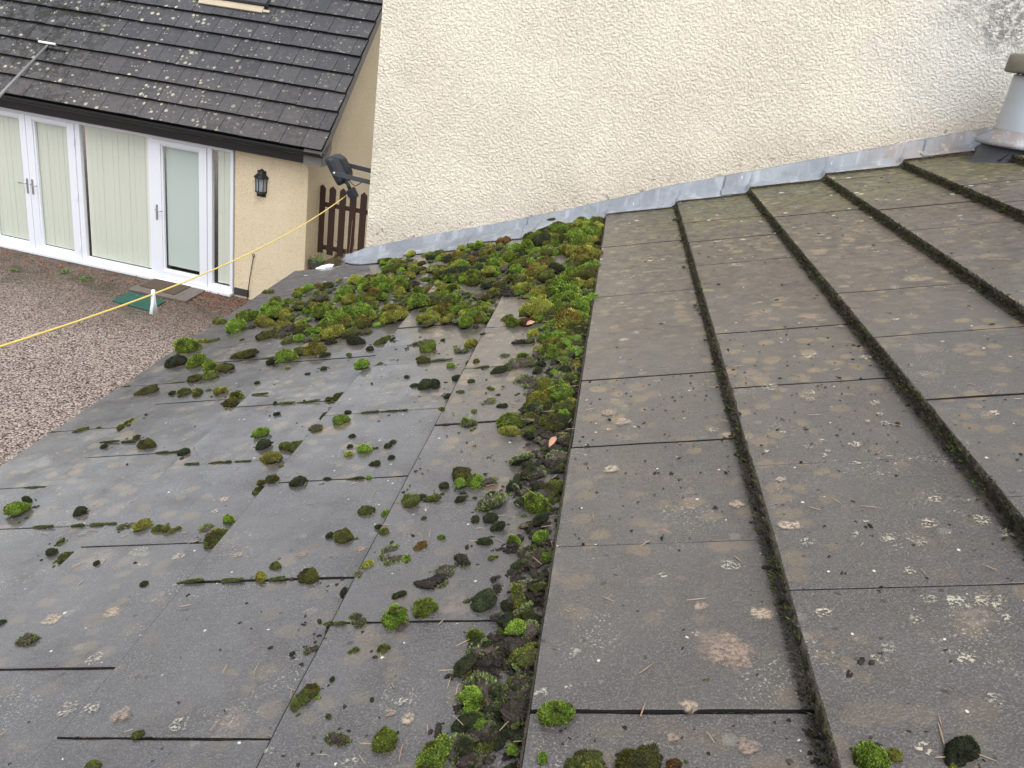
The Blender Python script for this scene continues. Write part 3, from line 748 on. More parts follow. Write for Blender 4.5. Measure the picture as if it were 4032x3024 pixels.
# gate
gt_=thing('picket_gate',FA(1.4,.42,.60),'dark brown wooden picket gate beside the cottage gable','gate')
for i in range(5):
    a=1.068+i*.1555; w_=.094; zb=.785+(.03 if i==4 else 0)-.01*(i%2); zt=1.762
    MB().prism([(a,zb),(a+w_,zb),(a+w_,zt-.045),(a+w_*.5,zt),(a,zt-.045)],.392,.412,lambda a_,z_,b_:FA(a_,b_,z_)).build('picket',m_gate,gt_,bevel=.002)
for z0,z1 in ((1.455,1.515),(.835,.898)): MB().box((1.09,.4125,z0),(1.84,.445,z1),FA).build('rail',m_gate,gt_,bevel=.002)
adopt(gt_)
# pot with a small plant on the steps
pt_=thing('plant_pot',FA(1.18,.18,.60),'grey plant pot with pale green leaves at the foot of the picket gate','plant pot')
pc=FA(1.20,.14,.605)
MB().lathe([(.0,0),(.075,0),(.105,.05),(.118,.12),(.122,.13),(.112,.132),(.10,.118),(.0,.115)],pc,24).build('pot',m_pot,pt_,True)
fo=MB(); rr=random.Random(5)
def leafs(mb,base,n,spread,lo,hi,sz,rr):
    for i in range(n):
        a=rr.uniform(0,6.28); r_=spread*math.sqrt(rr.random()); p=base+Vector((r_*math.cos(a),r_*math.sin(a),rr.uniform(lo,hi)))
        d=Vector((rr.uniform(-1,1),rr.uniform(-1,1),rr.uniform(-.1,.8))).normalized(); e=d.cross(Vector((rr.uniform(-1,1),rr.uniform(-1,1),1))).normalized(); l=sz*rr.uniform(.6,1.3)
        mb.poly([p,p+d*l*.5+e*l*.28,p+d*l,p+d*l*.5-e*l*.28],[(0,1,2,3)])
leafs(fo,pc,70,.12,.11,.20,.05,rr); fo.build('foliage',m_green_leaf,pt_)
adopt(pt_)
wd=MB(); wb_=FA(1.34,.50,.60)
for i in range(5):
    p=wb_+Vector((rr.uniform(-.04,.04),0,0)); wd.tube([p,p+Vector((rr.uniform(-.03,.03),0,.15)),p+Vector((rr.uniform(-.05,.05),0,rr.uniform(.25,.38)))],.003,4)
leafs(wd,wb_,45,.06,.02,.36,.04,rr)
tag(wd.build('weed',m_green_leaf),'small green weed growing behind the picket gate','weed')
vn=MB(); 
for x0,x1,h in ((1.56,1.60,.75),(1.60,1.52,.35),(1.52,1.62,.22),(1.58,1.66,.5)):
    vn.tube([FA(x0,.37,.60),FA((x0+x1)/2+.01,.365,.60+h*.5),FA(x1,.37,.60+h)],.004,5)
tag(vn.build('dead_stem',m_needle),'dry tan dead stems leaning on the picket gate','dead stems')
tag(MB().tube([FA(1.58,.30,.74),FA(1.66,.29,.72),FA(1.74,.28,.69)],.009,6).build('blue_cord',m_blue,smooth=True),'short blue cord lying at the foot of the picket gate','cord')
# mats and slab
def gp(pts,z0,z1,name,mat,bev=.006): return MB().prism(pts,z0,z1,FA).build(name,mat,bevel=bev)
tag(gp([(-1.235,-.70),(-1.25,-.108),(-.40,-.108),(-.345,-.665)],.002,.035,'paving_slab',m_slab),'grey paving slab laid below the single patio door','paving slab')
tag(gp([(-1.20,-.50),(-1.22,-.112),(-.63,-.112),(-.60,-.565)],.036,.048,'door_mat',m_mat),'brown door mat on the paving slab below the patio door','door mat')
tag(gp([(-1.12,-1.186),(-1.181,-.734),(-.575,-.790),(-.519,-1.242)],.002,.022,'green_mat',m_green),'dark green mat on the gravel in front of the paving slab','mat')
# leaf litter by the cottage
lv=MB(); rr=random.Random(12)
for i in range(2600):
    b=-.12-abs(rr.gauss(0,.35)) if rr.random()<.75 else -rr.uniform(.1,3.5)
    a=rr.uniform(-6,1.6) if rr.random()<.65 else rr.uniform(-.9,1.2)
    p=FA(a,b,.004+rr.random()*.02); d=Vector((rr.uniform(-1,1),rr.uniform(-1,1),rr.uniform(-.3,.3))).normalized(); e=Vector((-d.y,d.x,rr.uniform(-.5,.5))).normalized(); l=rr.uniform(.018,.045)
    lv.poly([p,p+d*l*.5+e*l*.32,p+d*l+Vector((0,0,.01)),p+d*l*.5-e*l*.32],[(0,1,2,3)])
tag(lv.build('leaf_litter',m_leaf),'brown fallen leaves along the foot of the cottage','leaves',kind='stuff')
gs=MB()
for (a,b,s_) in ((-1.95,-.65,.11),(-2.35,-.55,.08),(-2.9,-.9,.06),(-3.4,-1.6,.06)):
    leafs(gs,FA(a,b,0),int(s_*900),s_,.0,.05,.035,rr)
tag(gs.build('weeds',m_green_leaf),'little green weeds in the gravel near the patio doors','weeds',kind='stuff')
# leaves sheltering on the sill
for k in range(0): pass
# ------------------------------------------------------------ moss
rm=random.Random(21)
def lerp(a,b,t): return tuple(x+(y-x)*t for x,y in zip(a,b))
PAL={'G':((.018,.030,.005),(.105,.170,.014),(.30,.40,.055)),'Y':((.030,.028,.006),(.160,.165,.020),(.42,.41,.075)),
     'O':((.013,.015,.005),(.065,.075,.012),(.21,.22,.036)),'D':((.008,.010,.005),(.022,.029,.010),(.060,.080,.024)),
     'U':((.020,.014,.012),(.080,.060,.052),(.20,.28,.07)),'B':((.009,.007,.006),(.040,.030,.025),(.07,.085,.02)),
     'R':((.03,.016,.007),(.10,.060,.014),(.28,.13,.03)),'J':((.012,.015,.005),(.045,.055,.012),(.125,.145,.03))}
def proto(kind,seed,sub=3,spikes=900):
    r_=random.Random(seed); off=Vector((r_.uniform(0,50),r_.uniform(0,50),r_.uniform(0,50)))
    bm=bmesh.new()
    nl={'G':r_.choice((1,1,2)),'Y':r_.choice((1,2,3)),'O':r_.choice((1,2,3)),'D':r_.choice((1,2,2)),'U':r_.choice((1,2,3)),'B':r_.choice((2,3,4)),'R':2,'J':4}[kind]
    lob=[]
    for li in range(nl):
        n0=len(bm.verts); bmesh.ops.create_icosphere(bm,subdivisions=sub if nl<3 else max(1,sub-1) if sub<3 else sub,radius=1); bm.verts.ensure_lookup_table()
        a_=r_.uniform(0,6.28); dd_=0 if nl==1 else r_.uniform(.22,.42); rr_=1 if nl==1 else r_.uniform(.5,.85)
        if kind=='J': a_=0; dd_=(li-1.5)*.33; rr_=r_.uniform(.4,.62)
        for v in bm.verts[n0:]: lob.append((Vector((math.cos(a_)*dd_,math.sin(a_)*dd_,0)),rr_,li))
    bm.verts.index_update()
    lo,mid,hi=PAL[kind]; V=[];N_=[];col=[];F=[]
    sx=r_.uniform(1.0,1.3); sy=r_.uniform(.75,1.0)
    zs={'G':.95,'Y':.85,'O':.78,'D':.72,'U':.42,'B':.5,'R':.8,'J':.7}[kind]
    a1,a2,a3={'G':(.36,.24,.10),'Y':(.40,.30,.12),'O':(.38,.24,.10),'D':(.34,.20,.08),'U':(.34,.24,.16),'B':(.5,.36,.22),'R':(.35,.2,.1),'J':(.3,.2,.1)}[kind]
    pts=[]
    for v in bm.verts:
        p=v.co; oo=off+Vector((lob[v.index][2]*3.7,0,0)); k=1+a1*noise.noise(p*1.3+oo)+a2*noise.noise(p*3.1+off)+a3*noise.noise(p*7.3+off)
        if kind in 'UB': k+=.07*noise.noise(Vector((p.x*14,p.y*14,p.z*5))+off)
        q=Vector((p.x*k*sx*.5,p.y*k*sy*.5,0)); z=p.z*k
        if kind=='U' and z>0: z=z**1.6*.9+.15*noise.noise(p*5+off)
        q.z=(z**.8*zs*.5) if z>0 else z*.12
        lo_,rr_,li=lob[v.index]; v.co=q*rr_+lo_
    bm.normal_update()
    ext=max(abs(v.co.x) for v in bm.verts)*2
    for v in bm.verts: v.co/=ext
    for v in bm.verts:
        p=v.co; V.append(tuple(p)); 
        n1=.5+.9*noise.noise(p*4.5+off); n2=.5+.9*noise.noise(p*13+off)
        if kind in 'UB': c=lerp(lo,mid,max(0,min(1,n2)))
        else:
            c=lerp(lo,mid,max(0,min(1,.25+.55*n1)))
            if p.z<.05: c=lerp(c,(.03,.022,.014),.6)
        col.append(c)
    for f in bm.faces: F.append(tuple(v.index for v in f.verts))
    vs=[(v.co.copy(),v.normal.copy()) for v in bm.verts]; F0=list(F)
    bm.free()
    for i in range(spikes):
        f=F0[r_.randrange(len(F0))]
        w1,w2=r_.random(),r_.random()
        if w1+w2>1: w1,w2=1-w1,1-w2
        (p0,n0),(p1,n1_),(p2,n2_)=vs[f[0]],vs[f[1]],vs[f[2]]
        p=p0+(p1-p0)*w1+(p2-p0)*w2;  n=(n0+n1_+n2_).normalized()
        if n.z<-.25: continue
        rim=math.hypot(p.x,p.y)
        if kind in 'UB':
            pr=1.0 if (kind=='U' and p.z<.09 and rim>.30) else .04
            if noise.noise(p*3+off)>.3: pr+=.2
            if r_.random()>pr: continue
            c=lerp(mid,hi,r_.random()) if kind=='U' else lerp(lo,hi,r_.random())
            L=r_.uniform(.05,.10)
        else:
            nn_=.5+.95*noise.noise(p*4.5+off)
            t=max(0,min(1,nn_*.8+r_.uniform(-.25,.35)))
            c=lerp(mid,hi,t)
            br=noise.noise(p*2.6+off*1.7)
            if br>.12 and kind!='D': c=lerp(c,(.13,.050,.012) if kind in'RY' else (.055,.032,.014),min(1,(br-.12)*4)*.85)
            if r_.random()<.15: c=lerp(c,lo,.7)
            L=r_.uniform(.028,.062)*(1.25 if kind=='G' else 1)
        d=(n+Vector((r_.gauss(0,.38),r_.gauss(0,.38),r_.gauss(0,.3)+.15))).normalized(); e=d.cross(Vector((r_.uniform(-1,1),r_.uniform(-1,1),r_.uniform(-1,1)))).normalized()*L*.27
        b=len(V); q0=p-n*.012
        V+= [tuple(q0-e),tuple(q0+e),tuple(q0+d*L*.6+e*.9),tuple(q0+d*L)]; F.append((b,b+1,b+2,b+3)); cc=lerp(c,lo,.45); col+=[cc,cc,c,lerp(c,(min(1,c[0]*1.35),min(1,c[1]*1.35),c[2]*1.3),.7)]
    me=bpy.data.meshes.new('moss_'+{'G':'bright','Y':'yellow','O':'olive','D':'dark','U':'upturned','B':'crumb','R':'rusty','J':'seam'}[kind])
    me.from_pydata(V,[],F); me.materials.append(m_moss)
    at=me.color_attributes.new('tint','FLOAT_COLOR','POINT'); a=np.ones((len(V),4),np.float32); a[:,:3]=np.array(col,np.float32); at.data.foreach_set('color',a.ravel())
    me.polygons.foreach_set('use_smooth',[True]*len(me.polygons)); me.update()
    return me
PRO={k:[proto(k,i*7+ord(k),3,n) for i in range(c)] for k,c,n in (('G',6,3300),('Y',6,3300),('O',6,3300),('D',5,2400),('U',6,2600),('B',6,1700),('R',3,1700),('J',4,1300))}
MOSS="""-1.212,0.734,0.024,D -1.22,0.696,0.024,U -1.177,0.682,0.043,G -1.083,0.682,0.035,J -1.038,0.67,0.023,D -1.007,0.668,0.023,J -0.957,0.661,0.03,J -0.916,0.568,0.029,O -0.897,0.573,0.018,J -0.854,0.559,0.032,U -0.814,0.556,0.035,Y -0.77,0.546,0.035,O -0.744,0.541,0.021,O -0.67,0.54,0.044,U -0.647,0.564,0.021,G -0.638,0.503,0.047,O -1.004,0.557,0.018,O -0.984,0.509,0.028,D -0.947,0.491,0.027,O -0.838,0.441,0.021,D -0.758,0.433,0.009,D -0.708,0.36,0.02,D -0.899,0.269,0.015,D -0.82,0.226,0.031,U -0.632,0.255,0.025,Jy -0.629,0.112,0.015,Jy -0.4,0.052,0.003,B -0.633,0.675,0.022,O -0.607,0.682,0.037,O -0.524,0.664,0.047,D -0.482,0.67,0.014,D -0.426,0.663,0.028,J -0.394,0.654,0.012,G -0.606,0.736,0.011,O -0.361,0.537,0.025,O -0.323,0.518,0.019,G -0.327,0.488,0.019,D -0.397,0.465,0.022,D -0.375,0.451,0.03,O -0.291,0.425,0.018,O -0.256,0.359,0.043,U -0.465,0.372,0.019,O -0.396,0.331,0.034,O -0.597,0.357,0.033,J -0.522,0.345,0.027,J -0.476,0.336,0.023,Y -0.447,0.338,0.02,J -0.322,0.295,0.017,D -0.285,0.329,0.02,Y -0.296,0.306,0.014,U -0.217,0.242,0.02,D -0.312,0.209,0.023,O -0.295,0.226,0.024,J -0.267,0.186,0.03,U -0.209,0.159,0.027,G -0.197,0.179,0.02,U -0.21,0.135,0.012,O -0.249,0.132,0.013,O -0.329,0.191,0.009,B -0.327,0.167,0.02,U -0.347,0.158,0.011,D -0.286,0.04,0.022,O -0.28,0.056,0.025,O -0.261,0.058,0.016,U -0.26,0.08,0.008,D -0.243,0.017,0.008,O -0.218,-0.016,0.02,U -0.172,-0.016,0.025,G -0.493,-0.025,0.013,O -0.522,-0.038,0.015,O -0.328,0.019,0.004,B -0.315,0.053,0.008,Jy -0.623,0.31,0.004,B -0.319,0.375,0.023,Jy -0.63,0.436,0.019,Jy -0.933,0.744,0.028,Jy -0.193,0.608,0.028,O -0.273,0.55,0.039,O -0.233,0.536,0.027,O -0.218,0.568,0.023,D -0.201,0.575,0.02,G -0.254,0.497,0.033,D -0.233,0.464,0.008,O -0.241,0.411,0.009,B -0.212,0.375,0.019,R -0.232,0.344,0.014,G -0.189,0.401,0.009,G -0.154,0.419,0.007,B -0.136,0.409,0.006,B -0.145,0.372,0.009,B -0.116,0.383,0.017,D -0.158,0.322,0.03,U -0.138,0.333,0.022,O -0.096,0.34,0.011,O -0.122,0.346,0.007,B -0.177,0.285,0.03,O -0.163,0.278,0.013,Y -0.114,0.237,0.012,G -0.086,0.23,0.013,O -0.167,0.202,0.028,G -0.225,0.133,0.005,B -0.217,0.119,0.006,B -0.111,0.08,0.011,B -0.141,0.048,0.008,B -0.106,-0.001,0.017,B -0.1,-0.044,0.028,G -0.054,-0.065,0.012,G -0.028,-0.066,0.021,U -0.011,-0.054,0.018,D -0.165,0.582,0.023,G -0.144,0.58,0.023,G -0.174,0.523,0.025,Y -0.141,0.508,0.041,O -0.112,0.527,0.028,O -0.099,0.57,0.029,D -0.075,0.591,0.029,D -0.051,0.551,0.029,G -0.026,0.536,0.034,O -0.046,0.484,0.033,G -0.071,0.531,0.025,U -0.135,0.451,0.018,D -0.117,0.451,0.015,D -0.093,0.438,0.015,B -0.058,0.41,0.035,G -0.032,0.404,0.023,O -0.03,0.477,0.027,D -0.066,0.379,0.028,O -0.081,0.359,0.028,O -0.038,0.378,0.025,D -0.045,0.328,0.041,U -0.011,0.336,0.016,G -0.009,0.373,0.011,O -0.062,0.286,0.029,B -0.047,0.274,0.021,O -0.071,0.255,0.023,B -0.092,0.283,0.019,B -0.026,0.283,0.013,U -0.029,0.22,0.037,B -0.056,0.206,0.022,O -0.032,0.195,0.022,R -0.009,0.259,0.01,O -0.053,0.185,0.017,D -0.032,0.165,0.029,O -0.017,0.174,0.022,D -0.084,0.152,0.026,G -0.061,0.144,0.026,O -0.074,0.126,0.03,U -0.045,0.118,0.016,G -0.021,0.111,0.025,B -0.008,0.112,0.011,Y -0.095,0.099,0.018,Y -0.066,0.089,0.031,O -0.017,0.055,0.039,U -0.071,0.049,0.043,U -0.056,0.047,0.03,U -0.08,0.029,0.026,B -0.061,0.018,0.017,G -0.042,0.022,0.023,B -0.025,0.008,0.025,D -0.004,0.019,0.008,G -0.071,-0.023,0.03,U -0.052,-0.016,0.028,O -0.034,-0.015,0.022,D -0.065,-0.047,0.024,U -0.01,0.149,0.016,D -0.056,0.315,0.016,D -0.03,0.33,0.016,B -0.02,0.034,0.019,B 0.032,-0.008,0.025,G 0.074,-0.076,0.024,O 0.057,-0.074,0.015,O 0.119,-0.076,0.031,O 0.16,-0.076,0.018,R 0.019,-0.07,0.009,G 0.341,-0.064,0.012,B 0.333,-0.089,0.022,G 0.415,-0.079,0.025,D 0.357,-0.083,0.009,Y 0.401,-0.094,0.007,Y 0.223,-0.084,0.012,B 0.187,-0.06,0.007,B -1.344,1.429,0.063,O -1.21,1.342,0.032,D -1.166,1.343,0.042,O -1.112,1.331,0.052,O -1.052,1.336,0.041,Y -0.963,1.299,0.051,G -0.968,1.236,0.049,O -0.874,1.228,0.034,J -0.769,1.203,0.038,J -0.712,1.189,0.047,J -0.64,1.179,0.047,O -0.622,1.096,0.02,B -0.624,1.043,0.026,D -0.724,1.129,0.01,D -0.802,1.121,0.015,D -0.767,1.075,0.023,D -0.934,1.1,0.021,Jy -1.246,1.154,0.054,O -1.227,1.186,0.05,Y -1.38,1.18,0.04,O -1.339,1.18,0.022,O -1.466,1.195,0.015,J -1.141,1.041,0.028,D -1.078,0.995,0.045,O -1.199,1.027,0.042,J -1.143,1.021,0.028,J -1.007,0.991,0.027,J -0.963,0.982,0.04,J -1.194,0.993,0.027,D -0.898,0.89,0.038,D -0.856,0.891,0.025,J -0.801,0.882,0.025,J -0.775,0.876,0.017,J -0.736,0.869,0.029,J -0.753,0.96,0.032,G -0.72,0.897,0.029,D -0.666,0.839,0.052,Y -0.651,0.884,0.045,O -0.623,0.87,0.037,O -0.653,0.825,0.024,B -0.599,0.921,0.035,U -0.536,0.943,0.033,G -0.488,0.864,0.024,D -0.544,1.008,0.022,D -0.493,1.003,0.03,J -0.45,0.995,0.03,J -0.417,0.989,0.021,J -0.487,0.816,0.018,D -0.469,0.782,0.025,Y -0.444,0.788,0.029,G -0.424,0.797,0.013,B -0.405,0.803,0.023,D -0.391,0.824,0.012,D -0.398,0.735,0.03,D -0.377,0.743,0.026,D -1.383,1.684,0.066,D -1.291,1.661,0.068,G -1.23,1.66,0.018,O -1.272,1.498,0.045,J -1.187,1.453,0.049,O -1.144,1.465,0.044,O -1.179,1.538,0.051,G -1.129,1.526,0.05,O -0.965,1.38,0.025,D -1.107,1.648,0.099,O -0.997,1.548,0.062,D -0.903,1.453,0.059,G -0.791,1.368,0.018,B -0.764,1.401,0.026,D -0.887,1.56,0.056,O -0.836,1.544,0.061,Y -0.782,1.517,0.049,D -0.719,1.5,0.024,O -0.607,1.344,0.045,G -0.572,1.315,0.03,U -0.588,1.539,0.024,D -0.561,1.459,0.013,B -0.548,1.188,0.009,B -0.467,1.211,0.019,D -1.42,1.832,0.083,G -1.417,1.916,0.039,Y -1.367,1.918,0.052,O -1.123,1.831,0.056,O -1.011,1.754,0.042,O -0.944,1.703,0.047,D -0.823,1.647,0.046,D -0.733,1.616,0.062,D -0.776,1.699,0.064,O -0.641,1.595,0.05,O -0.665,1.549,0.044,D -1.212,1.829,0.019,B -1.358,2.01,0.074,G -1.473,2.156,0.077,O -1.344,2.16,0.077,G -1.292,2.039,0.054,B -1.206,1.989,0.072,Y -1.121,1.938,0.064,U -1.01,1.871,0.069,O -0.905,1.785,0.054,O -1.458,1.512,0.034,J -1.302,0.854,0.048,J -1.263,0.849,0.026,J -1.008,1.638,0.064,J -1.135,2.474,0.068,O -1.447,2.564,0.063,O -1.336,2.405,0.052,O -1.229,2.422,0.06,G -1.256,2.349,0.044,O -0.967,2.398,0.066,D -1.268,2.211,0.056,O -1.131,2.177,0.076,O -1.151,2.059,0.047,O -0.523,1.454,0.013,B -0.437,1.421,0.041,G -0.473,1.485,0.042,U -0.503,1.482,0.026,O -0.424,1.504,0.021,D -0.345,1.442,0.041,Y -0.355,1.397,0.03,U -0.448,1.315,0.039,O -0.413,1.313,0.039,J -0.381,1.307,0.024,J -0.358,1.272,0.021,G -0.317,1.267,0.038,D -0.281,1.23,0.028,O -0.261,1.219,0.032,J -0.321,1.177,0.023,D -0.42,1.142,0.032,D -0.396,1.143,0.036,D -0.373,1.145,0.041,D -0.322,1.07,0.03,D -0.265,1.088,0.015,D -0.28,1.027,0.017,O -0.213,1.033,0.023,O -0.247,1.137,0.018,B -0.21,1.249,0.023,U -0.208,1.142,0.04,D -0.3,1.447,0.018,B -0.222,1.497,0.041,G -0.193,1.496,0.046,R -0.243,1.57,0.037,O -0.166,1.417,0.03,Y -0.178,1.359,0.034,B -0.124,1.354,0.024,O -0.207,0.958,0.028,U -0.164,0.936,0.032,D -0.184,0.995,0.012,B -0.242,0.861,0.047,U -0.232,0.826,0.027,G -0.226,0.907,0.016,O -0.303,0.93,0.016,O -0.159,1.175,0.049,U -0.147,1.222,0.037,G -0.109,1.222,0.045,G -0.082,1.219,0.027,G -0.054,1.222,0.036,O -0.03,1.144,0.052,U -0.129,1.042,0.067,U -0.08,1.107,0.043,B -0.03,1.077,0.038,O -0.039,0.972,0.048,G -0.08,0.937,0.044,Y -0.052,0.889,0.039,O -0.014,0.849,0.034,D -0.125,0.844,0.042,G -0.082,0.842,0.038,O -0.044,0.8,0.04,O -0.088,0.791,0.033,O -0.13,0.792,0.03,Y -0.039,1.264,0.037,O -0.054,1.155,0.026,O -0.25,2.999,0.041,O -0.999,2.85,0.049,O -0.929,2.756,0.032,O -0.907,1.807,0.049,O -0.82,1.801,0.054,O -0.776,1.801,0.048,G"""
HEAP=[(-0.989, 2.811), (-0.76, 2.82), (-0.471, 2.777), (-0.281, 2.807), (-0.066, 2.935), (-0.02, 2.893), (0.0, 2.037), (-0.006, 1.744), (-0.014, 1.39), (-0.042, 1.229), (-0.098, 1.281), (-0.164, 1.53), (-0.197, 1.773), (-0.316, 1.863), (-0.318, 1.76), (-0.332, 1.598), (-0.528, 1.66), (-0.589, 1.909), (-0.613, 1.901), (-0.657, 1.8), (-0.794, 1.643), (-0.92, 1.665), (-1.134, 1.897), (-1.274, 2.05), (-1.278, 2.338), (-1.237, 2.476), (-1.146, 2.565), (-0.985, 2.522)]
def inpoly(x,y,P):
    c=False
    for i in range(len(P)):
        (x0,y0),(x1,y1)=P[i-1],P[i]
        if (y0>y)!=(y1>y) and x<(x1-x0)*(y-y0)/(y1-y0)+x0: c=not c
    return c
items=[]   # s,y,w,kind,src
for t in MOSS.split():
    a=t.split(','); items.append((float(a[0]),float(a[1]),float(a[2])*1.22,a[3],'p'))
# the dense heap below the flashing
cand=[];tries=0
while len(cand)<520 and tries<20000:
    tries+=1; s=rm.uniform(-1.3,0.0); y=rm.uniform(1.2,2.93)
    if not inpoly(s,y,HEAP): continue
    ed=noise.noise(Vector((s*4,y*4,1.5)))
    if s<-.55 and rm.random()<.45: continue
    if ed>.42: continue
    r_=.018
    w_=min(.10,max(.034,rm.lognormvariate(math.log(.056),.32)))
    s=min(s,-.006-w_*.5)
    if any((s-c[0])**2+(y-c[1])**2<(.34*(w_+c[2])*.5*1.45)**2 for c in cand): continue
    n_=noise.noise(Vector((s*3.5,y*3.5,8.5)))
    z=rm.random()+n_*.35
    k='G' if z<.27 else 'Y' if z<.46 else 'O' if z<.68 else 'U' if z<.86 else 'D' if z<.93 else 'R' if z<.97 else 'B'
    cand.append((s,y,w_,k,'h'))
items+=cand
def appsize(it):
    p=RS(it[0],it[1]); return it[2]/(p-CAM).length*(.5 if it[3] in('J','Jy') else 1)
items.sort(key=lambda it:-appsize(it))
NAMES={'G':'bright green','Y':'yellow green','O':'olive green','D':'dark green','U':'upturned brown','B':'crumbly brown','R':'rusty brown','J':'flat olive'}
UNIQ=[(0.032, -0.008, 'bright green moss cushion sitting alone on the open joint right of the stepped edge'), (0.16, -0.076, 'rusty brown moss clump at the bottom edge of the photo right of the stepped edge'), (-0.1, -0.044, 'tall bright green moss cushion with a brown flank at the bottom centre'), (-0.172, -0.016, 'round green moss cushion near the bottom, right of a smaller brown-topped one'), (-0.167, 0.202, 'bright green curved moss piece lying across a tile joint near the bottom'), (-0.256, 0.359, 'large upturned moss disc showing a flat brown underside with a green rim'), (-0.267, 0.186, 'upturned brown moss disc with a thin pale green rim below a tile joint'), (-1.42, 1.832, 'large vivid green moss cushion at the left eaves edge of the roof'), (-0.607, 1.344, 'vivid green tufty moss cushion alone on bare tiles below the heap'), (-0.437, 1.421, 'vivid green domed moss cushion beside an upturned clump below the heap'), (-0.071, 0.049, 'largest slab of upturned brown moss soil by the stepped edge near the bottom'), (0.415, -0.079, 'dark moss clump alone on the bottom right tiles'), (-0.524, 0.664, 'oval dark green moss cushion sitting on a joint in the lower left field'), (-0.666, 0.839, 'pale yellow green moss clump at the corner of two tile joints, lower left'), (-0.25, 2.999, 'small green moss clump lying on the lead flashing')]
def zone(s,y,src):
    if s>.008: return 'right'
    if src=='h' or (y>1.55 and s>-1.15 and inpoly(s,y,HEAP)): return 'heap'
    if s>-.205: return 'line'
    if y>1.55: return 'upper'
    if y>.62: return 'middle'
    return 'near'
ZL={'right':'lying on the bottom right tiles beyond the long stepped edge','heap':'in the dense moss heap below the lead flashing','line':'in the band of moss piled along the stepped tile edge',
    'upper':'scattered on the far left tiles left of the dense heap','middle':'scattered on the bare left tiles halfway to the wall','near':'on the nearest bare tiles at lower left'}
rest=[]; placed=0; usedu=set(); made=[]
for idx,(s,y,wd_,k,src) in enumerate(items):
    seam=k in('J','Jy')
    if k=='J':
        kc=max(-5,math.floor(s/G)); o_=OFF.get(kc,0); yj=o_+round((y-o_)/W)*W
        if abs(yj-y)<.07: y=yj-.002
    elif src=='p' and k!='Jy' and s<-.2 and y<1.5:
        kc=max(-5,math.floor(s/G)); o_=OFF.get(kc,0); yj=o_+round((y-o_)/W)*W
        if abs(yj-y)<.034: y=yj+.003
    if k=='Jy':
        sj=round(s/G)*G
        if abs(sj-s)<.07: s=sj-.006
    if src=='p' and -.2<s<0 and y<.6 and k in 'OYG' and rm.random()<(.6 if k!='G' else .4): k=rm.choice('UBBD')
    kk='J' if seam else k
    me=PRO[kk][rm.randrange(len(PRO[kk]))]
    rot=rm.uniform(0,6.28)
    sxy=(wd_*1.08,wd_*1.15,wd_*rm.uniform(1.0,1.35))
    hz=0.0
    if k=='J': rot=rm.uniform(-.08,.08)+ (math.pi if rm.random()<.5 else 0); sxy=(wd_*1.25,max(.022,min(.036,wd_*.5)),.030)
    if k=='Jy': rot=math.pi/2+rm.uniform(-.1,.1); sxy=(wd_*1.3,.022,.026)
    if k in 'UB' and rm.random()<.5: hz=-.004
    if src=='h' : hz=rm.uniform(-.004,.012)
    if s>-.22 and not seam: sxy=(sxy[0]*1.3,sxy[1]*1.3,sxy[2]*1.4)
    if src=='p' and k in('O','D') and y>.9: sxy=(wd_*1.08,wd_*1.05,wd_*1.0)
    if src=='p' and y>2.86: hz=.016
    tl=.02 if seam else .10
    tilt=Matrix.Rotation(rm.gauss(0,tl),4,'X')@Matrix.Rotation(rm.gauss(0,tl),4,'Y')
    base=RS(min(s,-.004) if -.01<s<=0 else s,y,hz+.001)
    MM=Matrix.Translation(base)@ROT@tilt@Matrix.Rotation(rot,4,'Z')@Matrix.Diagonal((*sxy,1))
    if placed>=300: rest.append((me,MM)); continue
    placed+=1
    if src=='h' or (y>1.5 and s>-1.1): MM=MM@Matrix.Diagonal((1,1,1.1,1))
    o=bpy.data.objects.new('moss_seam' if seam else 'moss_clump',me); COL.objects.link(o); o.matrix_world=MM
    c_=base-CAM; row=-(c_.dot(up))/c_.dot(fw)
    u=None
    for i,(us,uy,lab) in enumerate(UNIQ):
        if i not in usedu and abs(us-s)<.012 and abs(uy-y)<.012: u=lab; usedu.add(i); break
    made.append((o,kk,math.floor(s/G),row,u,zone(s,y,src)))
ORD='first second third fourth fifth sixth seventh eighth ninth tenth eleventh twelfth thirteenth fourteenth fifteenth sixteenth seventeenth eighteenth nineteenth twentieth'.split()
TENS={20:'twenty',30:'thirty',40:'forty',50:'fifty',60:'sixty'}
def ordn(i):
    if i<=20: return ORD[i-1]
    t=i//10*10; return (TENS[t]+'-'+ORD[i%10-1]) if i%10 else TENS[t][:-1]+'ieth'
CN={-1:'first tile row left of stepped edge',-2:'second tile row left of stepped edge',-3:'third tile row left of stepped edge',-4:'fourth tile row left of stepped edge',-5:'outermost left tile row',0:'first tile row right of stepped edge',1:'second tile row right of stepped edge'}
from collections import defaultdict
grp=defaultdict(list)
for m_ in made:
    if not m_[4]: grp[(m_[1],max(m_[2],-5))].append(m_)
for (kk,k),L in grp.items():
    L.sort(key=lambda m_:-m_[3])
    for i,m_ in enumerate(L):
        nm='flat olive moss strip' if kk=='J' else NAMES[kk]+' moss clump'
        pre=(ordn(i+1)+' nearest ') if len(L)>1 else 'the only '
        tag(m_[0],pre+nm+', '+CN[k],'moss','moss clumps '+ZL[m_[5]])
for m_ in made:
    if m_[4]: tag(m_[0],m_[4],'moss','moss clumps '+ZL[m_[5]])
print('moss items',len(items),'placed',placed,'unique',len(usedu))
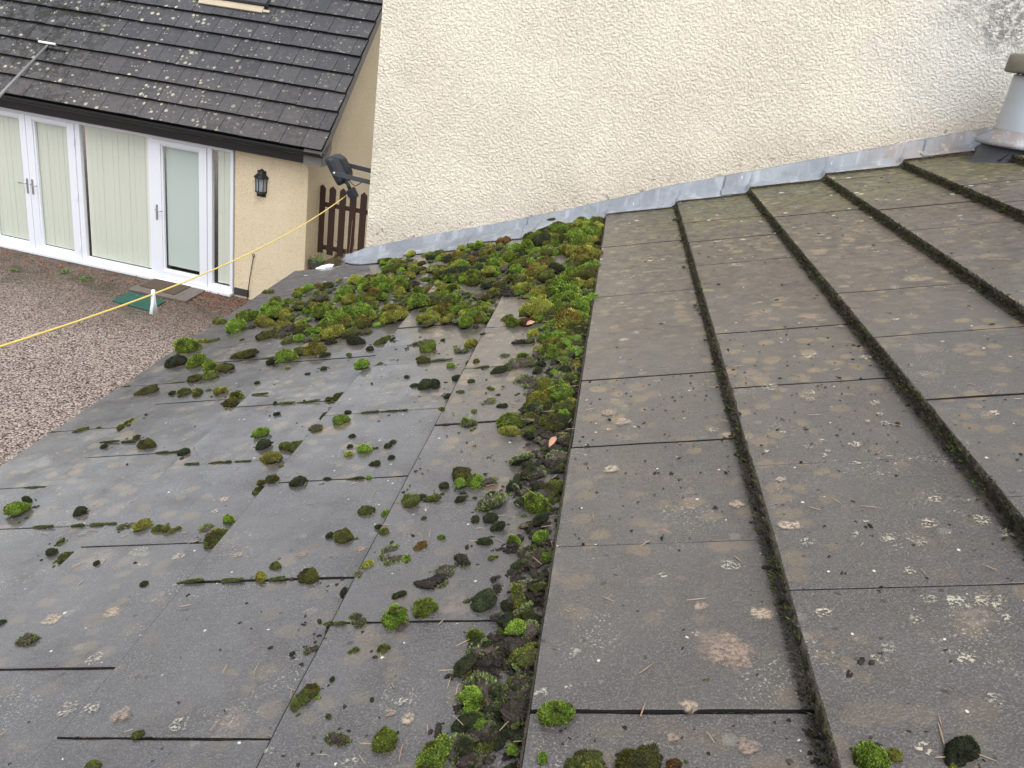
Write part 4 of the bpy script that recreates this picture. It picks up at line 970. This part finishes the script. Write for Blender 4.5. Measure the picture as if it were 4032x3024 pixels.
def bake(lst,name,label):
    VV=[];FF=[];CC=[];n0=0
    for me,MM in lst:
        nv=len(me.vertices); a=np.empty(nv*3,np.float32); me.vertices.foreach_get('co',a); a=a.reshape(-1,3)
        m_=np.array(MM); a=a@m_[:3,:3].T+m_[:3,3]; c=np.empty(nv*4,np.float32); me.color_attributes['tint'].data.foreach_get('color',c); c=c.reshape(-1,4)
        c=c.copy(); c[:,:3]*=rm.uniform(.75,1.3)
        VV.append(a); CC.append(c); FF+= [tuple(i+n0 for i in p.vertices) for p in me.polygons]; n0+=nv
    VV=np.concatenate(VV); CC=np.concatenate(CC)
    o=mesh(name,VV.tolist(),FF,m_moss,None,True,col=CC); tag(o,label,None,kind='stuff'); return o
_lowc=[]
# low growth between the clumps, small lumps, one carpet nobody could count
carpet=[]
small={k:[proto(k,90+i*5+ord(k),2,260) for i in range(2)] for k in 'GOYDBU'}
for (s,y,wd_,k,src) in items:
    if k in 'J' or k=='Jy' or wd_<.018 or y>1.6: continue
    for q in range(rm.randint(2,6)):
        a=rm.uniform(0,6.28); r_=wd_*rm.uniform(.42,.75); w_=wd_*rm.uniform(.10,.30); kk=rm.choice('BBD' if k in 'UBD' else 'BDOG')
        s2=s+r_*math.cos(a); 
        if s<=0: s2=min(s2,-.004)
        carpet.append((rm.choice(small[kk]),Matrix.Translation(RS(s2,y+r_*math.sin(a),0))@ROT@Matrix.Rotation(rm.uniform(0,6.28),4,'Z')@Matrix.Diagonal((w_,w_,w_*.8,1))))
n=0
while n<620:
    s=rm.uniform(-1.3,.0); y=rm.uniform(1.2,2.93)
    if not inpoly(s,y,HEAP): continue
    if noise.noise(Vector((s*4,y*4,1.5)))>.42: continue
    if s<-.75 and rm.random()<.6: continue
    n+=1; w_=rm.uniform(.022,.048); k=rm.choice('GOYDOBBUG')
    carpet.append((rm.choice(small[k]),Matrix.Translation(RS(min(s,-.004),y,rm.uniform(-.004,.004)))@ROT@Matrix.Rotation(rm.uniform(0,6.28),4,'Z')@Matrix.Diagonal((w_,w_,w_*.7,1))))
# band piled against the stepped edge
for i in range(1150):
    y=rm.uniform(-.62,2.2); wdt=.055+.05*noise.noise(Vector((y*3,2,2)))+.05*max(0,min(1,y-.2)); s=-abs(rm.gauss(0,.5))*wdt-.006
    if y<.62 and y>.28 and rm.random()<.6: continue
    w_=rm.uniform(.008,.022)*(1 if y<.5 else 1.5 if y<1.2 else 1.9); k=rm.choice('BDBBUDBBOB' if y<1 else 'GODBUYOB')
    carpet.append((rm.choice(small[k]),Matrix.Translation(RS(s,y,rm.uniform(-.002,.010)))@ROT@Matrix.Rotation(rm.uniform(0,6.28),4,'Z')@Matrix.Diagonal((w_,w_,w_*1.1,1))))
for i in range(210):
    y=rm.uniform(-.62,1.5); wdt=.075+.04*noise.noise(Vector((y*4,2,2)))+.03*max(0,min(1,y))
    if .30<y<.50 and rm.random()<.6: continue
    w_=rm.uniform(.026,.048)*(1 if y<.6 else 1.2); s=min(-w_*.45,-rm.random()**1.3*wdt-.01); k=rm.choice('BBUBDBDUOGU' if y<.8 else 'BOODGYUB')
    carpet.append((rm.choice(PRO[k]),Matrix.Translation(RS(s,y,rm.uniform(0,.012)))@ROT@Matrix.Rotation(rm.gauss(0,.35),4,'X')@Matrix.Rotation(rm.gauss(0,.35),4,'Y')@Matrix.Rotation(rm.uniform(0,6.28),4,'Z')@Matrix.Diagonal((w_,w_,w_*1.1,1))))
# lumps of dirt along the stepped edges further up the slope
for k in range(0,6):
    for i in range(420):
        y=rm.uniform(-.9,2.9)
        if noise.noise(Vector((y*3,k*5,3)))<-.05 and rm.random()<.7: continue
        w_=min(.022,rm.lognormvariate(math.log(.0075),.45))
        carpet.append((rm.choice(small[rm.choice('BBBDO')]),Matrix.Translation(RP(k*G-abs(rm.gauss(0,.011)),y,rm.uniform(.0,T)*rm.random()))@ROT@Matrix.Rotation(rm.uniform(0,6.28),4,'Z')@Matrix.Diagonal((w_,w_*1.4,w_*.9,1))))
bake(rest+carpet,'moss_carpet','small moss bits filling the gaps between the larger clumps')
# crumbs scattered over the tiles
crumbs=[]
cm=[proto('B',400+i,1,14) for i in range(3)]+[proto('D',410,1,14),proto('O',411,1,20)]
for i in range(3900):
    if i>=2300: s=rm.uniform(0.01,1.4); y=rm.uniform(-.6,1.2)
    elif i<1150: s=rm.uniform(0.01,2.0); y=rm.uniform(-.7,2.9)
    elif i<1600: s=-abs(rm.gauss(0,.22)); y=rm.uniform(-.6,1.8)
    else: s=rm.uniform(-1.45,0); y=rm.uniform(-.5,2.7)
    w_=min(.014,rm.lognormvariate(math.log(.0036),.5))
    if s>0: w_*=1.25
    if 1150<=i<1600: w_*=1.7
    crumbs.append((rm.choice(cm),Matrix.Translation(RS(s,y,0))@ROT@Matrix.Rotation(rm.uniform(0,6.28),4,'Z')@Matrix.Diagonal((w_,w_*rm.uniform(.5,1),w_*.8,1))))
bake(crumbs,'moss_crumbs','tiny dark moss crumbs scattered over the tiles')
# dark growth along the stepped edges of the upper courses
V=[];F=[];col=[]
sp=random.Random(6)
for k in range(0,7):
    amp=1.0 if k>0 else .35
    n=int((VY+1.2)/.0045); m=7; b0=len(V)
    for i in range(n+1):
        y=-1.2+i*.0045; 
        wv=noise.noise(Vector((y*7,k*4.1,0))); w2=noise.noise(Vector((y*26,k*9.1,2)))
        foot=max(0,(.0012+.010*wv+.009*w2))*amp+.0008; lip=max(0,(.0012+.0045*wv+.003*w2))*amp
        P=[(k*G-foot-.002,-.001),(k*G-foot*.85,.005*amp),(k*G-foot*.45,.013),(k*G-.0035*amp-.001,.018),(k*G-.002*amp,T-.0025),(k*G+lip*.5,T+.0022*amp),(k*G+lip+.002,T-.0008)]
        for j,(s,h) in enumerate(P):
            d=.0042*amp*noise.noise(Vector((y*90,j*1.7,k*3.3)))+.0028*amp*noise.noise(Vector((y*230,j*3.1,k)))
            if j in(0,m-1): d*=.3
            V.append(RP(s-d,y+.003*noise.noise(Vector((j,y*60,k))),h+d)); g=noise.noise(Vector((y*11,j*.8,k*6)))
            c=lerp((.026,.020,.016),(.062,.048,.037),max(0,min(1,.5+noise.noise(Vector((y*60,j,k))))))
            c=lerp(c,(.035,.055,.010),max(0,min(1,(g-.12)*3))*.7)
            if j<2: c=lerp(c,(.055,.040,.026),.5)
            col.append(c)
    for i in range(n):
        for j in range(m-1): F.append((b0+i*m+j,b0+i*m+j+1,b0+(i+1)*m+j+1,b0+(i+1)*m+j))
    for i in range(int(7500*(amp if k else .5))):
        y=sp.uniform(-1.2,VY); t=sp.random(); g=noise.noise(Vector((y*11,t*4,k*6)))
        s=k*G-.014*(1-t)*amp; h=.002+t*T+.001
        p=RP(s,y,h); d=(RP(-.7*(1-t)-.15,0,.5+t*.5).normalized()+Vector((sp.gauss(0,.35),sp.gauss(0,.5),sp.gauss(0,.3)))).normalized(); L=sp.uniform(.003,.0075)*(1.0 if amp==1 else .7)
        e=d.cross(Vector((sp.uniform(-1,1),sp.uniform(-1,1),sp.uniform(-1,1)))).normalized()*L*.22
        c=lerp((.030,.024,.016),(.075,.060,.040),sp.random())
        if g>.16: c=lerp((.035,.055,.012),(.12,.16,.03),sp.random()) if sp.random()<.6 else c
        b=len(V); V+=[p-e,p+e,p+d*L]; F.append((b,b+1,b+2)); col+=[c,c,c]
o=mesh('edge_moss',V,F,m_moss,None,True,col=col); tag(o,'dark mossy growth lining the stepped tile edges of the upper courses',kind='stuff')
# debris in the joints between the tiles of a course
V=[];F=[];col=[]
jl=[]
for k in range(-5,6):
    j=-3
    for j in range(-3,12):
        y=OFF[k]+j*W
        if y>VY-.05 or y<-1: continue
        dens=.5+.5*noise.noise(Vector((k*3.3,j*2.7,1)))
        for i in range(int(44*dens)):
            s=k*G+sp.random()*G*.98; w_=sp.uniform(.002,.007)
            jl.append((sp.choice(cm),Matrix.Translation(RS(s,y+sp.gauss(0,.0012),-.002))@ROT@Matrix.Rotation(sp.uniform(-.3,.3),4,'Z')@Matrix.Diagonal((w_*1.8,w_*.8,w_*.7,1))))
bake(jl,'joint_debris','dark crumbs and moss specks caught in the joints between the tiles')
# pine needles
V=[];F=[]
def needle(mb,s,y,a,L,lift=.0015,r_=.00055):
    k=math.floor(s/G)
    P=[]
    for i in range(4):
        t=i/3-.5; ss=s+math.cos(a)*L*t; P.append(RP(ss,y+math.sin(a)*L*t+.06*L*(t*t)*4*.3,surf(s)-(ss-s)*T/G+lift+.001*(1-abs(t))))
    mb.tube(P,[r_*.6,r_,r_,r_*.5],4,False)
nd=MB()
for i in range(330):
    if i<230: s=rm.uniform(0,1.3); y=rm.uniform(-.6,2.2)**1.0
    else: s=rm.uniform(-1.2,0); y=rm.uniform(-.5,1.2)
    if rm.random()<.35 and y>.8: continue
    needle(nd,s,y,rm.choice((0,1.57))+rm.gauss(0,.7),rm.uniform(.010,.026))
for s,y,a,L in ((.405,-.06,1.45,.035),(.40,-.085,.05,.018),(.27,-.13,.35,.034),(.255,.28,-1.1,.016),(.125,-.0,1.3,.02),(-.57,.27,.3,.018)): needle(nd,s,y,a,L,.002,.0008)
for i in range(60): 
    s=-abs(rm.gauss(0,.09)); y=rm.uniform(-.5,1.5); needle(nd,s,y,rm.uniform(0,3.14),rm.uniform(.012,.026),.012+rm.random()*.02,.0005)
tag(nd.build('pine_needles',m_needle),'dry tan pine needles strewn over the wet tiles',kind='stuff')
# two fallen leaves in the moss band
def leaf(s,y,h,L,wd_,a,mat,label):
    mb=MB(); vs=[];n=7
    for i in range(n+1):
        t=i/n; ww=wd_*math.sin(math.pi*min(1,t*1.02+.02))**.8*.5
        z=.004*math.sin(t*3.1); vs+=[(t*L-L/2,-ww,z+.003),(t*L-L/2,0,z),(t*L-L/2,ww,z+.003)]
    fs=[]
    for i in range(n):
        for q in range(2): fs.append((i*3+q,(i+1)*3+q,(i+1)*3+q+1,i*3+q+1))
    Mx=Matrix.Translation(RS(s,y,h))@ROT@Matrix.Rotation(a,4,'Z')@Matrix.Rotation(.35,4,'X')
    mb.poly([Mx@Vector(v) for v in vs],fs); o=mb.build('fallen_leaf',mat,smooth=True); md=o.modifiers.new('t','SOLIDIFY'); md.thickness=.0006
    tag(o,label,'leaf','fallen leaves in the moss')
leaf(-.030,.665,.032,.040,.011,1.35,m_leaf2,'narrow pinkish brown fallen leaf standing in the moss along the stepped edge')
leaf(-.150,1.385,.040,.026,.016,.6,m_leaf2,'small curled pinkish leaf on the moss farther up the stepped edge')
